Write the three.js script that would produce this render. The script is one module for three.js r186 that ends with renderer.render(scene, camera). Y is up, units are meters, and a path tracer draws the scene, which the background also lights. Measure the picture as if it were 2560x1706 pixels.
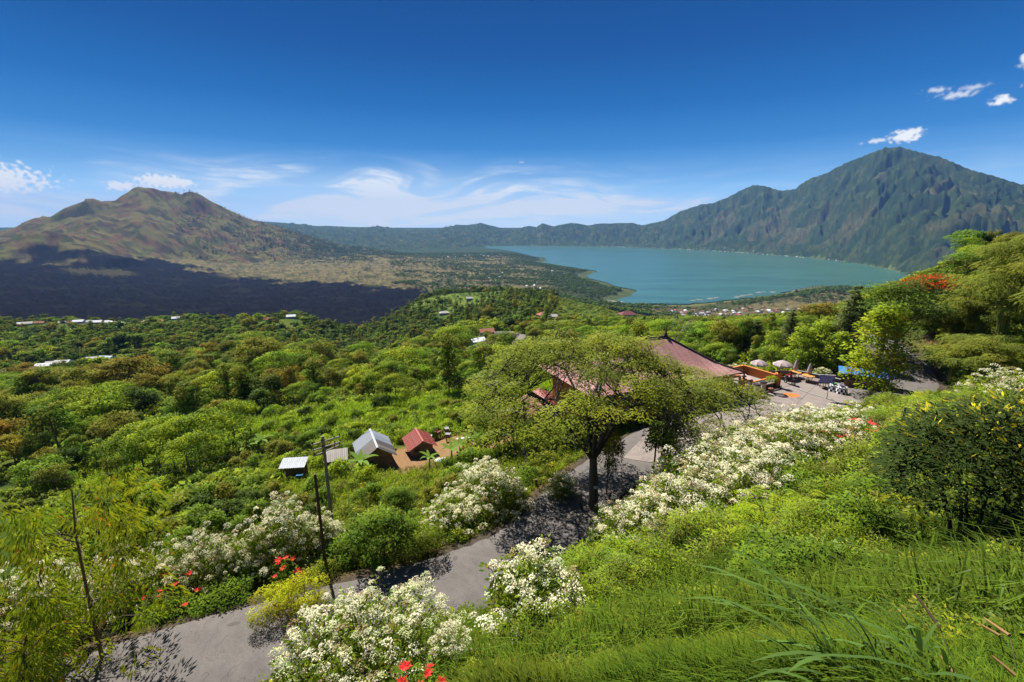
import * as THREE from 'three';
import { createNoise2D, createNoise3D } from 'simplex-noise';
import { mergeGeometries } from 'three/addons/utils/BufferGeometryUtils.js';
import { MarchingCubes } from 'three/addons/objects/MarchingCubes.js';

// ------------------------------------------------------------------ camera, sky, sun, exposure
const scene = new THREE.Scene();
const camera = new THREE.PerspectiveCamera(73.53, 1024 / 682, 0.1, 200000);
const EYE = 19;                                   // metres above the forecourt of the roadside restaurant
camera.position.set(0, EYE, 0);
camera.rotation.set(-13.87 * Math.PI / 180, 0, 0);
const renderer = new THREE.WebGLRenderer({ antialias: true });
renderer.toneMapping = THREE.LinearToneMapping;
renderer.toneMappingExposure = 1.85;
renderer.shadowMap.enabled = true;
const SUN = new THREE.Vector3(-0.30, 0.80, -0.52).normalize();
const sun = new THREE.DirectionalLight(new THREE.Color(1.0, 0.95, 0.86), 4.8);
sun.name = 'sun'; sun.position.copy(SUN).multiplyScalar(400); sun.castShadow = true;
sun.shadow.mapSize.set(4096, 4096);
Object.assign(sun.shadow.camera, { left: -150, right: 150, top: 150, bottom: -150, near: 1, far: 1500 });
scene.add(sun, sun.target);

function rng(seed) { let s = seed >>> 0; return () => { s = (s + 0x6d2b79f5) | 0; let t = Math.imul(s ^ (s >>> 15), 1 | s); t = (t + Math.imul(t ^ (t >>> 7), 61 | t)) ^ t; return ((t ^ (t >>> 14)) >>> 0) / 4294967296; }; }
const N2 = createNoise2D(rng(11)), N2b = createNoise2D(rng(23)), N3 = createNoise3D(rng(7));
const clamp = (x, a = 0, b = 1) => Math.min(b, Math.max(a, x)), lerp = (a, b, t) => a + (b - a) * t;
const sstep = (a, b, x) => { const t = clamp((x - a) / (b - a)); return t * t * (3 - 2 * t); };
const fbm = (x, y, o = 4, n = N2) => { let s = 0, a = 0.5; for (let i = 0; i < o; i++) { s += a * n(x, y); x = x * 2.03 + 17.1; y = y * 2.03 - 9.7; a *= 0.5; } return s; };
const ridged = (x, y, o = 3, n = N2) => { let s = 0, a = 0.55, t = 0; for (let i = 0; i < o; i++) { s += a * (1 - Math.abs(n(x, y)) * 1.6); t += a; x = x * 2.1 + 5.3; y = y * 2.1 + 3.7; a *= 0.5; } return s / t; };
const mix3 = (a, b, t) => [lerp(a[0], b[0], t), lerp(a[1], b[1], t), lerp(a[2], b[2], t)];
const table = (T, x) => { if (x <= T[0][0]) return T[0][1]; for (let i = 1; i < T.length; i++) if (x <= T[i][0]) return lerp(T[i - 1][1], T[i][1], (x - T[i - 1][0]) / (T[i][0] - T[i - 1][0])); return T[T.length - 1][1]; };
const RAD = Math.PI / 180;

{ // the sky: deep blue air paling to the horizon, cirrus streaks, a few small cumulus
  const W = 4096, H = 2048, d = new Float32Array(W * H * 4);
  const air = [[-90, [.05, .06, .045]], [-6, [.09, .12, .12]], [-2.5, [.33, .47, .60]], [0, [.38, .52, .64]], [1.5, [.33, .50, .65]], [3.5, [.20, .405, .615]], [6, [.080, .235, .455]], [9, [.020, .135, .350]], [13, [.0045, .082, .265]], [18, [.0016, .050, .192]], [25, [.0012, .035, .145]], [45, [.0014, .024, .105]], [90, [.0014, .021, .092]]];
  const airAt = (el) => { for (let i = 1; i < air.length; i++) if (el <= air[i][0]) { const t = (el - air[i - 1][0]) / (air[i][0] - air[i - 1][0]); return mix3(air[i - 1][1], air[i][1], t); } return air[air.length - 1][1]; };
  // cumulus: [azimuth, elevation, half width, half height, density]
  const cumuli = [[-48.3, 3.8, 4.6, 1.5, 1.3], [-36.2, 4.35, 1.9, .75, 1.1], [-34.7, 4.25, 1.4, .5, .95], [-39.2, 3.75, 1.2, .5, .9], [38.6, 8.0, 1.15, .62, 1.0], [39.2, 8.35, .8, .45, .7], [36.6, 7.9, .8, .28, .6], [35.4, 7.75, .4, .16, .4], [41.6, 10.9, 1.7, .42, .5], [40.2, 11.5, 1.1, .3, .5], [42.6, 11.3, 1.2, .3, .45], [44.4, 10.05, .75, .42, .8], [45.2, 12.7, .5, .7, .7], [46.2, 11, 1.1, .4, .5], [70, 9, 3, 1, 1], [-75, 8, 3, 1.2, 1], [110, 7, 4, 1.4, 1], [160, 8, 3, 1, 1], [-120, 9, 4, 1.3, 1], [1.2, 7.5, .35, .08, .5]];
  for (let j = 0; j < H; j++) {
    const el = ((j + 0.5) / H - 0.5) * 180, base = airAt(el);
    for (let i = 0; i < W; i++) {
      const th = ((i + 0.5) / W - 0.5) * 2 * Math.PI;                 // atan2(z, x)
      let az = Math.atan2(Math.cos(th), -Math.sin(th)) / RAD;         // 0 straight ahead, positive to the right
      let c = base;
      if (el > -2 && el < 40) {
        // cirrus: long streaks, thickest low and a little left of the middle
        const a = az * 0.05, e = el, w = fbm(a * .7 + 4, e * .1, 2), veil = fbm(a * .8 - e * .03, e * .33 + w, 3) + .5, wisp = fbm(a * 2.1 + e * .25, e * .95 + w * 1.5, 4) + .5, thread = fbm(a * 6 + e * .6, e * 2.6 + w * 3, 4) + .5;
        const where = Math.max(.10, Math.exp(-(((az + 13) / 21) ** 2)) + .8 * Math.exp(-(((az + 47) / 6) ** 2)) * Math.exp(-(((e - 1.2) / 1.1) ** 2)) + .75 * Math.exp(-(((az - 12) / 13) ** 2)) * Math.exp(-(((e - 2.7) / .8) ** 2)) + .35 * Math.exp(-(((Math.abs(az) - 100) / 40) ** 2)));
        const band = Math.exp(-(((e - 2.5) / 1.9) ** 2)) + .34 * Math.exp(-(((e - 5.4) / 1.5) ** 2));
        const k = clamp(where * band * (.55 + 1.6 * sstep(.18, .68, veil) * (.5 + .75 * sstep(.25, .8, wisp)) * (.72 + .5 * sstep(.2, .8, thread))));
        c = mix3(c, [.52, .55, .565], k * .95);
        for (const [ca, ce, rw, rh, dn] of cumuli) {
          const dx = (az - ca) / rw, dy = (el - ce) / rh;
          if (Math.abs(dx) > 1.7 || Math.abs(dy) > 1.9) continue;
          const q = Math.hypot(dx, dy > 0 ? dy : dy * 1.35), n = fbm(az * 1.5 + ca, el * 2.1, 5, N2b) * 0.95 + fbm(az * 6 + ca, el * 7, 3) * 0.25;
          const den = clamp((1.02 - q + n * 0.8) * 2.6 * dn) * clamp(dn * 1.2);
          const top = clamp(0.8 + fbm(az * 3 + ca, el * 3, 3) * .5);
          c = mix3(c, mix3([.47, .49, .52], [.57, .575, .57], top), den * den * (3 - 2 * den));
        }
      }
      const o = (j * W + i) * 4; d[o] = c[0]; d[o + 1] = c[1]; d[o + 2] = c[2]; d[o + 3] = 1;
    }
  }
  const t = new THREE.DataTexture(d, W, H, THREE.RGBAFormat, THREE.FloatType);
  t.mapping = THREE.EquirectangularReflectionMapping; t.magFilter = THREE.LinearFilter; t.needsUpdate = true;
  scene.background = t; scene.environment = t;
}

// ------------------------------------------------------------------ terrain: heights
// ground heights as [azimuth, ln distance, tangent of the slope seen from the viewpoint], joined by a thin-plate spline
const ctl = [];
const C = (...v) => { for (let i = 0; i < v.length; i += 3) ctl.push([v[i], v[i + 1], v[i + 2]]); };
C(0,0.18232,-1.58333, 1.10715,0.29389,-1.19257, -1.10715,0.29389,-1.49071, 0,1.09861,-1.46667, 0,1.79176,-1.3, 0,2.30259,-1.16, 0,2.63906,-1.05714, 0,2.89037,-0.96667, -0.98279,1.28247,-1.38675, -0.69474,2.05544,-1.35719, -0.49935,2.52812,-1.18117, -0.71574,2.72391,-1.10238, -0.30288,2.81918,-1.038, -1.21203,2.14523,-1.11189, -1.03038,2.86179,-1.00041);
C(0.85197,1.67055,-0.75258, 0.70863,2.22133,-0.78095, 0.51915,2.78034,-0.707, 0.37089,2.96079,-0.72489, 0.33474,3.1926,-0.68579, 0.52807,3.32449,-0.52547, 0.75093,3.02132,-0.50686, 0.40891,3.48724,-0.51995, 0.5586,3.63061,-0.4399, 0.67812,3.83358,-0.36774, 0.74542,3.97171,-0.31276, 0.89606,2.54993,-0.53099, 1.19029,2.3768,-0.41781, 1.03038,3.14947,-0.28297, 0.7854,3.52463,-0.36534, 1.1659,3.63966,-0.10505, 0.95055,3.94379,-0.20343, 1.10715,4.20592,-0.04472, 0.82981,4.15422,-0.24489, 0.84194,4.31846,-0.1665, 0.81872,4.44147,-0.15901, 0.81242,4.651,-0.13373, 1.03038,4.75891,-0.02572, 0.7854,5.04705,-0.07071, 0.7854,5.35721,-0.04243, 0.6557,4.58912,-0.17783, 0.61073,4.80456,-0.18023, 0.81987,6.01705,-0.10722);
C(-0.74195,3.48301,-0.67572, -0.44872,3.40009,-0.7208, -0.16515,3.4149,-0.7102, 0.03029,3.49697,-0.63607, -1.05165,3.47349,-0.65118, -0.99442,3.86509,-0.56595, -0.6435,3.91202,-0.54, -0.29146,3.73197,-0.61061, 0.09495,3.74218,-0.52145, -0.98279,4.27821,-0.4715, -1.0637,4.6343,-0.41765);
C(-0.34794,3.96969,-0.52433, -0.48467,3.96602,-0.52687, -0.59094,3.93769,-0.54009, -0.20848,4.02258,-0.51969, -0.02858,4.04307,-0.48914, 0.06603,4.05348,-0.4493, -0.57284,4.53665,-0.39388, -0.29951,4.53305,-0.38972, -0.07439,4.54605,-0.3869, -0.352,5.31411,-0.30458, -0.04977,5.42712,-0.26432, 0.01803,5.56921,-0.24595, 0.01816,5.41037,-0.27681, -0.70344,4.55706,-0.41317, -0.84957,4.76174,-0.35774, -0.73991,5.25184,-0.28653, -0.49166,5.14825,-0.30738, -0.85914,5.89782,-0.21822, -0.80056,6.12017,-0.20595, -0.64223,6.01024,-0.23685, -0.48394,5.7914,-0.23674, -0.74808,6.15844,-0.20847, -0.20659,5.50315,-0.28484);
C(-0.82908,6.76774,-0.14315, -0.74347,6.71681,-0.14927, -0.63716,6.59715,-0.15934, -0.5327,6.45718,-0.17704, -0.44877,6.3399,-0.17861, -0.42037,6.32415,-0.19095, -0.6708,6.27861,-0.19269, -0.8173,6.41219,-0.1734, -0.48127,6.1565,-0.21229, -0.36639,5.96642,-0.28237, -0.30873,5.86656,-0.27727, -0.3296,6.05469,-0.27986);
C(-0.85262,6.74524,-0.13763, -0.72033,6.74524,-0.1627, -0.54748,6.74524,-0.18875, -0.40716,6.68461,-0.21144, -0.34604,6.80239,-0.22966, -0.27967,6.80239,-0.21689);
C(-0.13227,6.45737,-0.17412, -0.08773,6.63277,-0.13948, -0.24468,6.40897,-0.19233, -0.19153,6.64526,-0.14615, 0.07907,6.631,-0.14399, 0,6.66911,-0.13384, 0.19332,6.25657,-0.18565, 0.24493,6.12028,-0.19673, 0.1066,6.05128,-0.19711, -0.08932,6.0453,-0.21562, 0.29438,6.35371,-0.18971, 0.14919,6.55257,-0.16042, -0.08785,6.90574,-0.14565, 0.06175,6.90104,-0.15746);
C(0.36319,5.10979,-0.24388, 0.4777,4.68736,-0.24586, 0.24981,4.93337,-0.282, 0.50915,5.18295,-0.20912, 0.57223,5.45043,-0.17815, 0.35836,6.08769,-0.18564, 0.47009,6.31165,-0.17512, 0.62884,6.19091,-0.14205, 0.39733,6.86402,-0.18782, 0.53902,6.93603,-0.17403, 0.43444,7.24878,-0.1823, 0.57028,7.32526,-0.16305, 0.6557,7.53595,-0.12858, 0.27752,6.93028,-0.18368, 0.77629,7.1387,-0.09048, 0.80235,6.3456,-0.11275);
C(-0.34364,7.11477,-0.19951, -0.24418,7.17012,-0.18356, -0.47732,7.24423,-0.17608, -0.66432,7.31322,-0.14894, -0.85029,7.43838,-0.12481, -0.66226,7.45761,-0.13498, -0.8487,7.51752,-0.1161, -0.40213,7.42357,-0.15751, -0.84085,7.86327,-0.0729, -0.6825,7.90101,-0.08822, -0.35208,7.8018,-0.10999, -0.15685,7.6256,-0.13394, -0.67827,8.18869,-0.05026, -0.83567,8.16052,-0.04443, -0.53302,8.16052,-0.07181, -0.34745,8.38023,-0.05429, -0.23737,8.28147,-0.0644, -0.15398,8.45319,-0.05706, -0.02592,8.33086,-0.06623, 0.10417,7.92299,-0.10009, 0.01761,7.57558,-0.14442, 0.192,7.40245,-0.15661, 0.30865,7.42357,-0.16137, 0.50163,7.47307,-0.1438, 0.62552,7.57558,-0.11853, -0.06862,8.66561,-0.04242, 0.7742,7.93737,-0.07817, 0.83981,7.93737,-0.06719);
const spline = (() => {
  const n = ctl.length, m = n + 3, A = [], K = (d2) => (d2 < 1e-9 ? 0 : 0.5 * d2 * Math.log(d2)), S = 3;
  for (let i = 0; i < m; i++) A.push(new Float64Array(m + 1));
  for (let i = 0; i < n; i++) {
    const [a, b, t] = ctl[i];
    for (let j = 0; j < n; j++) A[i][j] = K(((a - ctl[j][0]) * S) ** 2 + (b - ctl[j][1]) ** 2) + (i === j ? 0.004 : 0);
    A[i][n] = A[n][i] = 1; A[i][n + 1] = A[n + 1][i] = a * S; A[i][n + 2] = A[n + 2][i] = b; A[i][m] = t;
  }
  for (let c = 0; c < m; c++) {
    let p = c; for (let r = c + 1; r < m; r++) if (Math.abs(A[r][c]) > Math.abs(A[p][c])) p = r;
    [A[c], A[p]] = [A[p], A[c]];
    for (let r = c + 1; r < m; r++) { const f = A[r][c] / A[c][c]; if (f) for (let k = c; k <= m; k++) A[r][k] -= f * A[c][k]; }
  }
  const w = new Float64Array(m);
  for (let r = m - 1; r >= 0; r--) { let s = A[r][m]; for (let k = r + 1; k < m; k++) s -= A[r][k] * w[k]; w[r] = s / A[r][r]; }
  const us = new Float64Array(n), vs = new Float64Array(n); ctl.forEach((q, i) => { us[i] = q[0] * S; vs[i] = q[1]; });
  return (az, lr) => { const u = az * S; let s = w[n] + w[n + 1] * u + w[n + 2] * lr; for (let i = 0; i < n; i++) { const dx = u - us[i], dy = lr - vs[i], d = dx * dx + dy * dy; if (d > 1e-9) s += w[i] * 0.5 * d * Math.log(d); } return s; };
})();

// skylines [azimuth, tangent of elevation], ridge and foot distances [azimuth, metres]
const pairs = (...v) => { const T = []; for (let i = 0; i < v.length; i += 2) T.push([v[i], v[i + 1]]); return T.sort((a, b) => a[0] - b[0]); };
const first = (...v) => { const T = []; for (let i = 0; i < v.length; i += 3) T.push([v[i], v[i + 2]]); return T.sort((a, b) => a[0] - b[0]); };
const volcanoLine = pairs(-0.99807,-0.05454, -0.90462,-0.02784, -0.8282,-0.00334, -0.81286,0.00058, -0.79799,0.00863, -0.78802,0.01564, -0.77494,0.01759, -0.76076,0.02667, -0.74437,0.03659, -0.73219,0.04118, -0.72055,0.04402, -0.70958,0.0414, -0.69294,0.04507, -0.68096,0.05483, -0.67004,0.06341, -0.66183,0.06694, -0.64894,0.06635, -0.62767,0.06227, -0.60462,0.0574, -0.59895,0.06157, -0.59353,0.06377, -0.58584,0.06145, -0.57548,0.05653, -0.55139,0.04031, -0.5085,0.01794, -0.46178,0.0037, -0.42958,-0.006, -0.38637,-0.01997, -0.34561,-0.03209, -0.2764,-0.04334, -0.19578,-0.05664);
const volcanoR = first(-0.93519,0.25062, 4600, -0.73203,0.31401, 4900, -0.61621,0.34451, 5100, -0.53598,0.36296, 5000, -0.30955,0.40209, 5000, -0.17339,0.41583, 4700);
const volcanoB = first(-0.93519,0.25062, 2900, -0.7726,0.3023, 2950, -0.61621,0.34451, 3500, -0.47781,0.37488, 3550, -0.30955,0.40209, 4000, -0.17339,0.41583, 4400);
const rimLine = pairs(-0.58309,0.01783, -0.45672,0.01256, -0.42789,0.0105, -0.38694,0.00536, -0.33809,0.0039, -0.30754,0.00394, -0.27628,0.00556, -0.22966,0.00001, -0.18814,0.00083, -0.16428,0.00001, -0.1182,0.00901, -0.0973,0.00658, -0.06603,0.01148, -0.01955,-0.00001, 0.0051,-0.00126, 0.03649,0.0056, 0.05177,0.00287, 0.06435,0.01085, 0.08892,0.00467, 0.12562,0.01216, 0.15905,0.00665, 0.18607,0.01018, 0.20644,0.01058, 0.25062,0.01127, 0.26837,0.00615, 0.31129,0.01545, 0.34019,0.03318, 0.37951,0.0462, 0.39735,0.04735, 0.42504,0.05847, 0.44826,0.07148, 0.46483,0.07868, 0.48408,0.07651, 0.51082,0.06711, 0.53364,0.06897, 0.5411,0.07748, 0.55548,0.08682, 0.57574,0.09293, 0.60439,0.10969, 0.62893,0.119, 0.6505,0.12744, 0.67266,0.12645, 0.69135,0.11867, 0.71001,0.11101, 0.72058,0.10827, 0.742,0.09542, 0.75978,0.08541, 0.78459,0.07509, 0.81663,0.06027, 0.90717,0.02567, 1.04516,-0.00789);
const rimR = first(-0.53598,0.36296, 9900, -0.21008,0.41288, 9300, 0.05781,0.42145, 8700, 0.2419,0.40987, 8400, 0.44111,0.38175, 7700, 0.63916,0.33882, 6500, 0.7726,0.3023, 5800, 0.99436,0.23009, 5000);
const rimB = first(-0.53598,0.36296, 5600, -0.21008,0.41288, 5900, -0.11373,0.41943, 6300, -0.05326,0.42156, 7400, 0.05781,0.42145, 7650, 0.2419,0.40987, 7250, 0.40952,0.38725, 6350, 0.53033,0.36417, 5500, 0.59563,0.34946, 5050, 0.65083,0.33586, 4480, 0.71492,0.31879, 3550, 0.7726,0.3023, 2950, 0.99436,0.23009, 2500);
const LAKE = -261;
const shore0 = [[-1049.192,-7644.381], [-564.501,-7308.879], [-217.742,-6334.092], [45.792,-5317.415], [253.394,-4516.516], [212.919,-3970.487], [310.178,-3579.48], [428.407,-3290.429], [512.814,-3072.643], [394.467,-2830.93], [380.755,-2645.299], [450.058,-2337.238], [517.718,-2105.829], [460.463,-1974.793], [377.955,-1880.809], [341.163,-1754.994], [369.79,-1670.796], [529.78,-1661.918], [644.222,-1653.13], [766.16,-1697.985], [909.206,-1774.823], [1065.258,-1858.648], [1204.661,-1926.695], [1470.496,-2148.481], [1468.111,-1962.552], [1653.047,-1915.022], [2057.782,-1999.722], [2673.357,-1999.722], [6200, -2500], [6000, -6000], [2000, -9500], [-900, -9600]];
const shore = []; shore0.forEach(([x, z], i) => { const [u, v] = shore0[(i + 1) % shore0.length], L = Math.hypot(u - x, v - z), n = i < 26 ? 4 : 1; for (let k = 0; k < n; k++) { const t = k / n, w = k ? (fbm(x * .01 + k * 1.7, z * .01, 2)) * L * .22 : 0; shore.push([lerp(x, u, t) - (v - z) / L * w, lerp(z, v, t) + (u - x) / L * w]); } });
let shoreMemo = [1e9, 1e9, 0];
function shoreDistance(x, z) {                     // metres, positive on the water
  if (x === shoreMemo[0] && z === shoreMemo[1]) return shoreMemo[2];
  let inside = false, best = 1e18;
  for (let i = 0, j = shore.length - 1; i < shore.length; j = i++) {
    const [x1, z1] = shore[i], [x2, z2] = shore[j];
    if ((z1 > z) !== (z2 > z) && x < ((x2 - x1) * (z - z1)) / (z2 - z1) + x1) inside = !inside;
    const dx = x2 - x1, dz = z2 - z1, t = clamp(((x - x1) * dx + (z - z1) * dz) / (dx * dx + dz * dz));
    const ex = x - x1 - t * dx, ez = z - z1 - t * dz, e = ex * ex + ez * ez; if (e < best) best = e;
  }
  best = Math.sqrt(best); shoreMemo = [x, z, inside ? best : -best]; return shoreMemo[2];
}
// the road: [x, z, y, half width]
const roadPts = [[-46, -2, -1.6, 2.3], [-34, -8.2, -.9, 2.3], [-25, -12.2, -.4, 2.3], [-17, -15.8, -.1, 2.3], [-10, -18.5, 0, 2.35], [-4, -20.9, 0, 2.35], [-.6, -22.8, 0, 2.35], [2.2, -25.4, 0, 2.3], [4.7, -29.4, 0, 2.3], [8.6, -33.8, 0, 2.4], [13.4, -37.9, 0, 2.8], [20, -42.2, 0, 3.4], [28, -45.6, 0, 3.4], [36, -47.8, 0, 3.2], [43, -50, .1, 3], [48.6, -53.4, .5, 2.9], [52.4, -58.5, 1.1, 2.8], [55.5, -66, 1.8, 2.7], [58, -73, 2.0, 2.6]];
const farRoadPts = [[12.806,-215.984, 0, 2.4], [4.063,-223.433, 0, 2.4], [0.638,-235.15, 0, 2.4], [2.982,-254.526, 0, 2.4], [6.239,-277.587, 0, 2.4], [0,-302.718, 0, 2.4], [-11.559,-322.525, 0, 2.4]];
const curveOf = (pts) => new THREE.CatmullRomCurve3(pts.map((p) => new THREE.Vector3(p[0], p[2], p[1])), false, 'centripetal');
const roadSamples = (() => { const c = curveOf(roadPts), n = 150, out = []; for (let i = 0; i <= n; i++) { const u = i / n, p = c.getPoint(u), k = u * (roadPts.length - 1), a = Math.min(roadPts.length - 2, Math.floor(k)); out.push([p.x, p.z, p.y, lerp(roadPts[a][3], roadPts[a + 1][3], k - a)]); } return out; })();
const plaza = [[9.4, -35.2], [13.2, -40.6], [18.5, -45.5], [25, -51.4], [30, -52.6], [34, -55.4], [37.5, -58.8], [40.2, -56.5], [43.5, -52.5], [42, -48], [36, -43.2], [27, -40.2], [19, -37.4], [13, -34]];
function polyDistance(P, x, z) { let inside = false, best = 1e9; for (let i = 0, j = P.length - 1; i < P.length; j = i++) { const [x1, z1] = P[i], [x2, z2] = P[j]; if ((z1 > z) !== (z2 > z) && x < ((x2 - x1) * (z - z1)) / (z2 - z1) + x1) inside = !inside; const dx = x2 - x1, dz = z2 - z1, t = clamp(((x - x1) * dx + (z - z1) * dz) / (dx * dx + dz * dz)); best = Math.min(best, Math.hypot(x - x1 - t * dx, z - z1 - t * dz)); } return inside ? -best : best; }
function roadNear(x, z) { let b = 1e9, y = 0; for (const s of roadSamples) { const d = Math.hypot(x - s[0], z - s[1]) - s[3]; if (d < b) { b = d; y = s[2]; } } return [b, y]; }
// level pads under houses [x, z, radius, y]; filled by the houses below before the terrain is meshed
const pads = [];

const VOLC = 1, RIM = 2, WATER = 3;
function ground(x, z) {
  const r = Math.max(1, Math.hypot(x, z)), az = Math.atan2(x, -z), lr = Math.log(r);
  let kind = 0, h = EYE + r * spline(clamp(az, -1.25, 1.25), lr);
  const back = sstep(1.3, 1.9, Math.abs(az));
  if (back > 0) h = lerp(h, 17.3 + Math.min(r * 0.16, 60), back);
  if (r < 1500) h += (fbm(x * 0.045, z * 0.045, 3) * 0.9 + fbm(x * 0.012, z * 0.012, 2) * 3) * sstep(18, 90, r) + fbm(x * .35, z * .35, 2) * .18;
  if (r < 130) {
    const [d, y] = roadNear(x, z), e = r < 90 ? Math.min(polyDistance(plaza, x, z), 1e9) : 1e9;
    const q = Math.min(d, e), yy = e < d ? 0 : y;
    h = lerp(yy - 0.06, h, sstep(0.35, 3.2, q));
    for (const p of pads) { const dd = Math.hypot(x - p[0], z - p[1]); if (dd < p[2] + 3) h = lerp(p[3], h, sstep(p[2], p[2] + 3, dd)); }
  }
  if (r > 4300) h = lerp(h, -256, sstep(4300, 5300, r));
  if (r > 1250) {
    const flat = sstep(1250, 1500, r);
    h = Math.max(h, lerp(h, -262, flat)); const lavaRough = az < -.1 && r < 3600 ? ridged(x * .009, z * .013, 4, N2b) * 13 + ridged(x * .03, z * .03, 2) * 5 : 0;
    const rough = r > 5200 ? 0 : ridged(x * .012, z * .012, 3) * 7 + fbm(x * .004, z * .004, 3) * 9;
    if (r < 5200) h += (rough + lavaRough) * flat * (az > -.2 ? sstep(-15, 60, -shoreDistance(x, z)) : 1);
    if (az > -0.2 && r < 11000) { const d = shoreDistance(x, z); if (d > -160) { h = lerp(Math.max(h, LAKE + 1 + Math.min(-d * .03, 3)), LAKE - 3, sstep(-25, 45, d)); if (d < 0) h = lerp(LAKE + .6, h, clamp(-d / 160)); if (d > 0) kind = WATER; } }
  }
  if (r > 2400 && Math.abs(az) < 1.3) {
    // the volcano
    if (az < 0.0) {
      const R = table(volcanoR, az), B = table(volcanoB, az), Hr = EYE + R * table(volcanoLine, az), f = Math.max(-255, EYE + B * spline(az, Math.log(B)));
      let m;
      if (r < R) {
        const s = clamp((r - B) / (R - B)), al = az * 4700;
        m = f + (Hr - f) * Math.pow(s, 1.55);
        const wv = fbm(x / 500, z / 500, 3) * .8, rd = ridged(al / 480 + wv, r / 900 + wv, 3), fine = ridged(al / 130 + wv * 2, r / 210, 2, N2b);
        m += ((rd - .55) * 95 + (fine - .5) * 22) * Math.pow(s, .7) * Math.pow(1 - s, .8) * sstep(0, 300, Hr - f) + fbm(x * .012, z * .012, 3) * 16 * s * (1 - s) * 2;
        // crater below the western summit, and the dark notch under the eastern one
        const c1 = Math.hypot((az - (-.748)) * 4800 / 230, (r - 4680) / 190); m += 20 * Math.exp(-((c1 - 1.15) ** 2) * 9) - 110 * Math.exp(-c1 * c1 * 2.2);
        const c2 = Math.hypot((az - (-.583)) * 4900 / 120, (r - 4800) / 120); m -= 70 * Math.exp(-c2 * c2 * 1.6);
        for (const [ca, cr, cw, ch] of [[-.782, 3650, 420, 150], [-.73, 3300, 240, 46], [-.705, 3250, 230, 40], [-.70, 4150, 520, 70], [-.64, 4100, 330, 40]]) { const q = Math.hypot((az - ca) * cr, r - cr) / cw; if (q < 1) m += ch * (1 - q) * (1 - q * .2) - (q < .2 ? ch * .5 * (1 - q / .2) : 0); }
        if (s <= 0) m = -1e9;
      } else m = Hr - (r - R) * 0.35;
      if (m > h) { h = m; kind = VOLC; }
    }
    // the caldera rim and the high peak across the lake
    if (az > -0.62) {
      const R = table(rimR, az), B = table(rimB, az), Hr = EYE + R * table(rimLine, az);
      let m = -1e9;
      if (r < R && r > B) {
        const s = (r - B) / (R - B), al = az * R, tall = Hr + 261, w = fbm(al / 800 + 9, s * 1.3, 3) * .55;
        const wx = fbm(x / 900, z / 900, 3) * .7, wz = fbm(x / 900 + 7, z / 900 - 3, 3) * .7;
        const big = ridged(al / 950 + wx + s * .25, r / 2100 + wz, 3), mid = ridged(al / 300 + wx * 2.2 - s * .5, r / 620 + wz * 2, 3, N2b), fine = ridged(al / 95 + wx * 5, r / 170, 2), grain = fbm(x / 26, z / 26, 2);
        m = -265 + tall * (0.93 * Math.pow(clamp((s - .05) / .95), 1.05) + .07 * s) + (s < .05 ? 90 * s : 4.5);
        m += (tall * .30 * (big - .62) + Math.min(tall, 520) * .20 * (mid - .55) + Math.min(tall, 400) * .07 * (fine - .5)) * Math.pow(s, .7) * Math.pow(1 - s, .42) * 1.25 + grain * 16 * sstep(0, .12, s);
      } else if (r >= R) m = Hr - (r - R) * 0.12;
      if (m > h) { h = m; kind = RIM; }
    }
  }
  if (r > 10200) h = lerp(h, EYE + r * .0012, sstep(10200, 12200, r));
  return [h, kind];
}
const height = (x, z) => ground(x, z)[0];

// ------------------------------------------------------------------ materials and textures
const noiseTex = (() => {                          // fine grain, mean near white, for multiplying colours and for relief
  const make = (S, fn) => { const d = new Uint8Array(S * S * 4); for (let y = 0; y < S; y++) for (let x = 0; x < S; x++) { const v = clamp(fn(x / S, y / S)) * 255, o = (y * S + x) * 4; d[o] = d[o + 1] = d[o + 2] = v; d[o + 3] = 255; } const t = new THREE.DataTexture(d, S, S); t.wrapS = t.wrapT = THREE.RepeatWrapping; t.magFilter = THREE.LinearFilter; t.needsUpdate = true; return t; };
  const tile = (u, v, f, o, k = 0) => { let s = 0, a = .5; for (let i = 0; i < o; i++) { const A = u * Math.PI * 2, B = v * Math.PI * 2, R = f / (Math.PI * 2); s += a * N3(Math.cos(A) * R + k, Math.sin(A) * R + Math.cos(B) * R * 1.7, Math.sin(B) * R * 1.7 + i * 7); f *= 2; a *= .55; } return s; };
  return { soil: make(512, (u, v) => .80 + .34 * tile(u, v, 10, 5)), fine: make(512, (u, v) => .5 + .6 * tile(u, v, 24, 4, 5)), make, tile };
})();
const withRepeat = (t, r) => { const c = t.clone(); c.repeat.set(r, r); c.needsUpdate = true; return c; };
const std = (o) => new THREE.MeshStandardMaterial({ roughness: .9, ...o });
const lin = (r, g, b) => new THREE.Color().setRGB(r, g, b);

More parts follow.
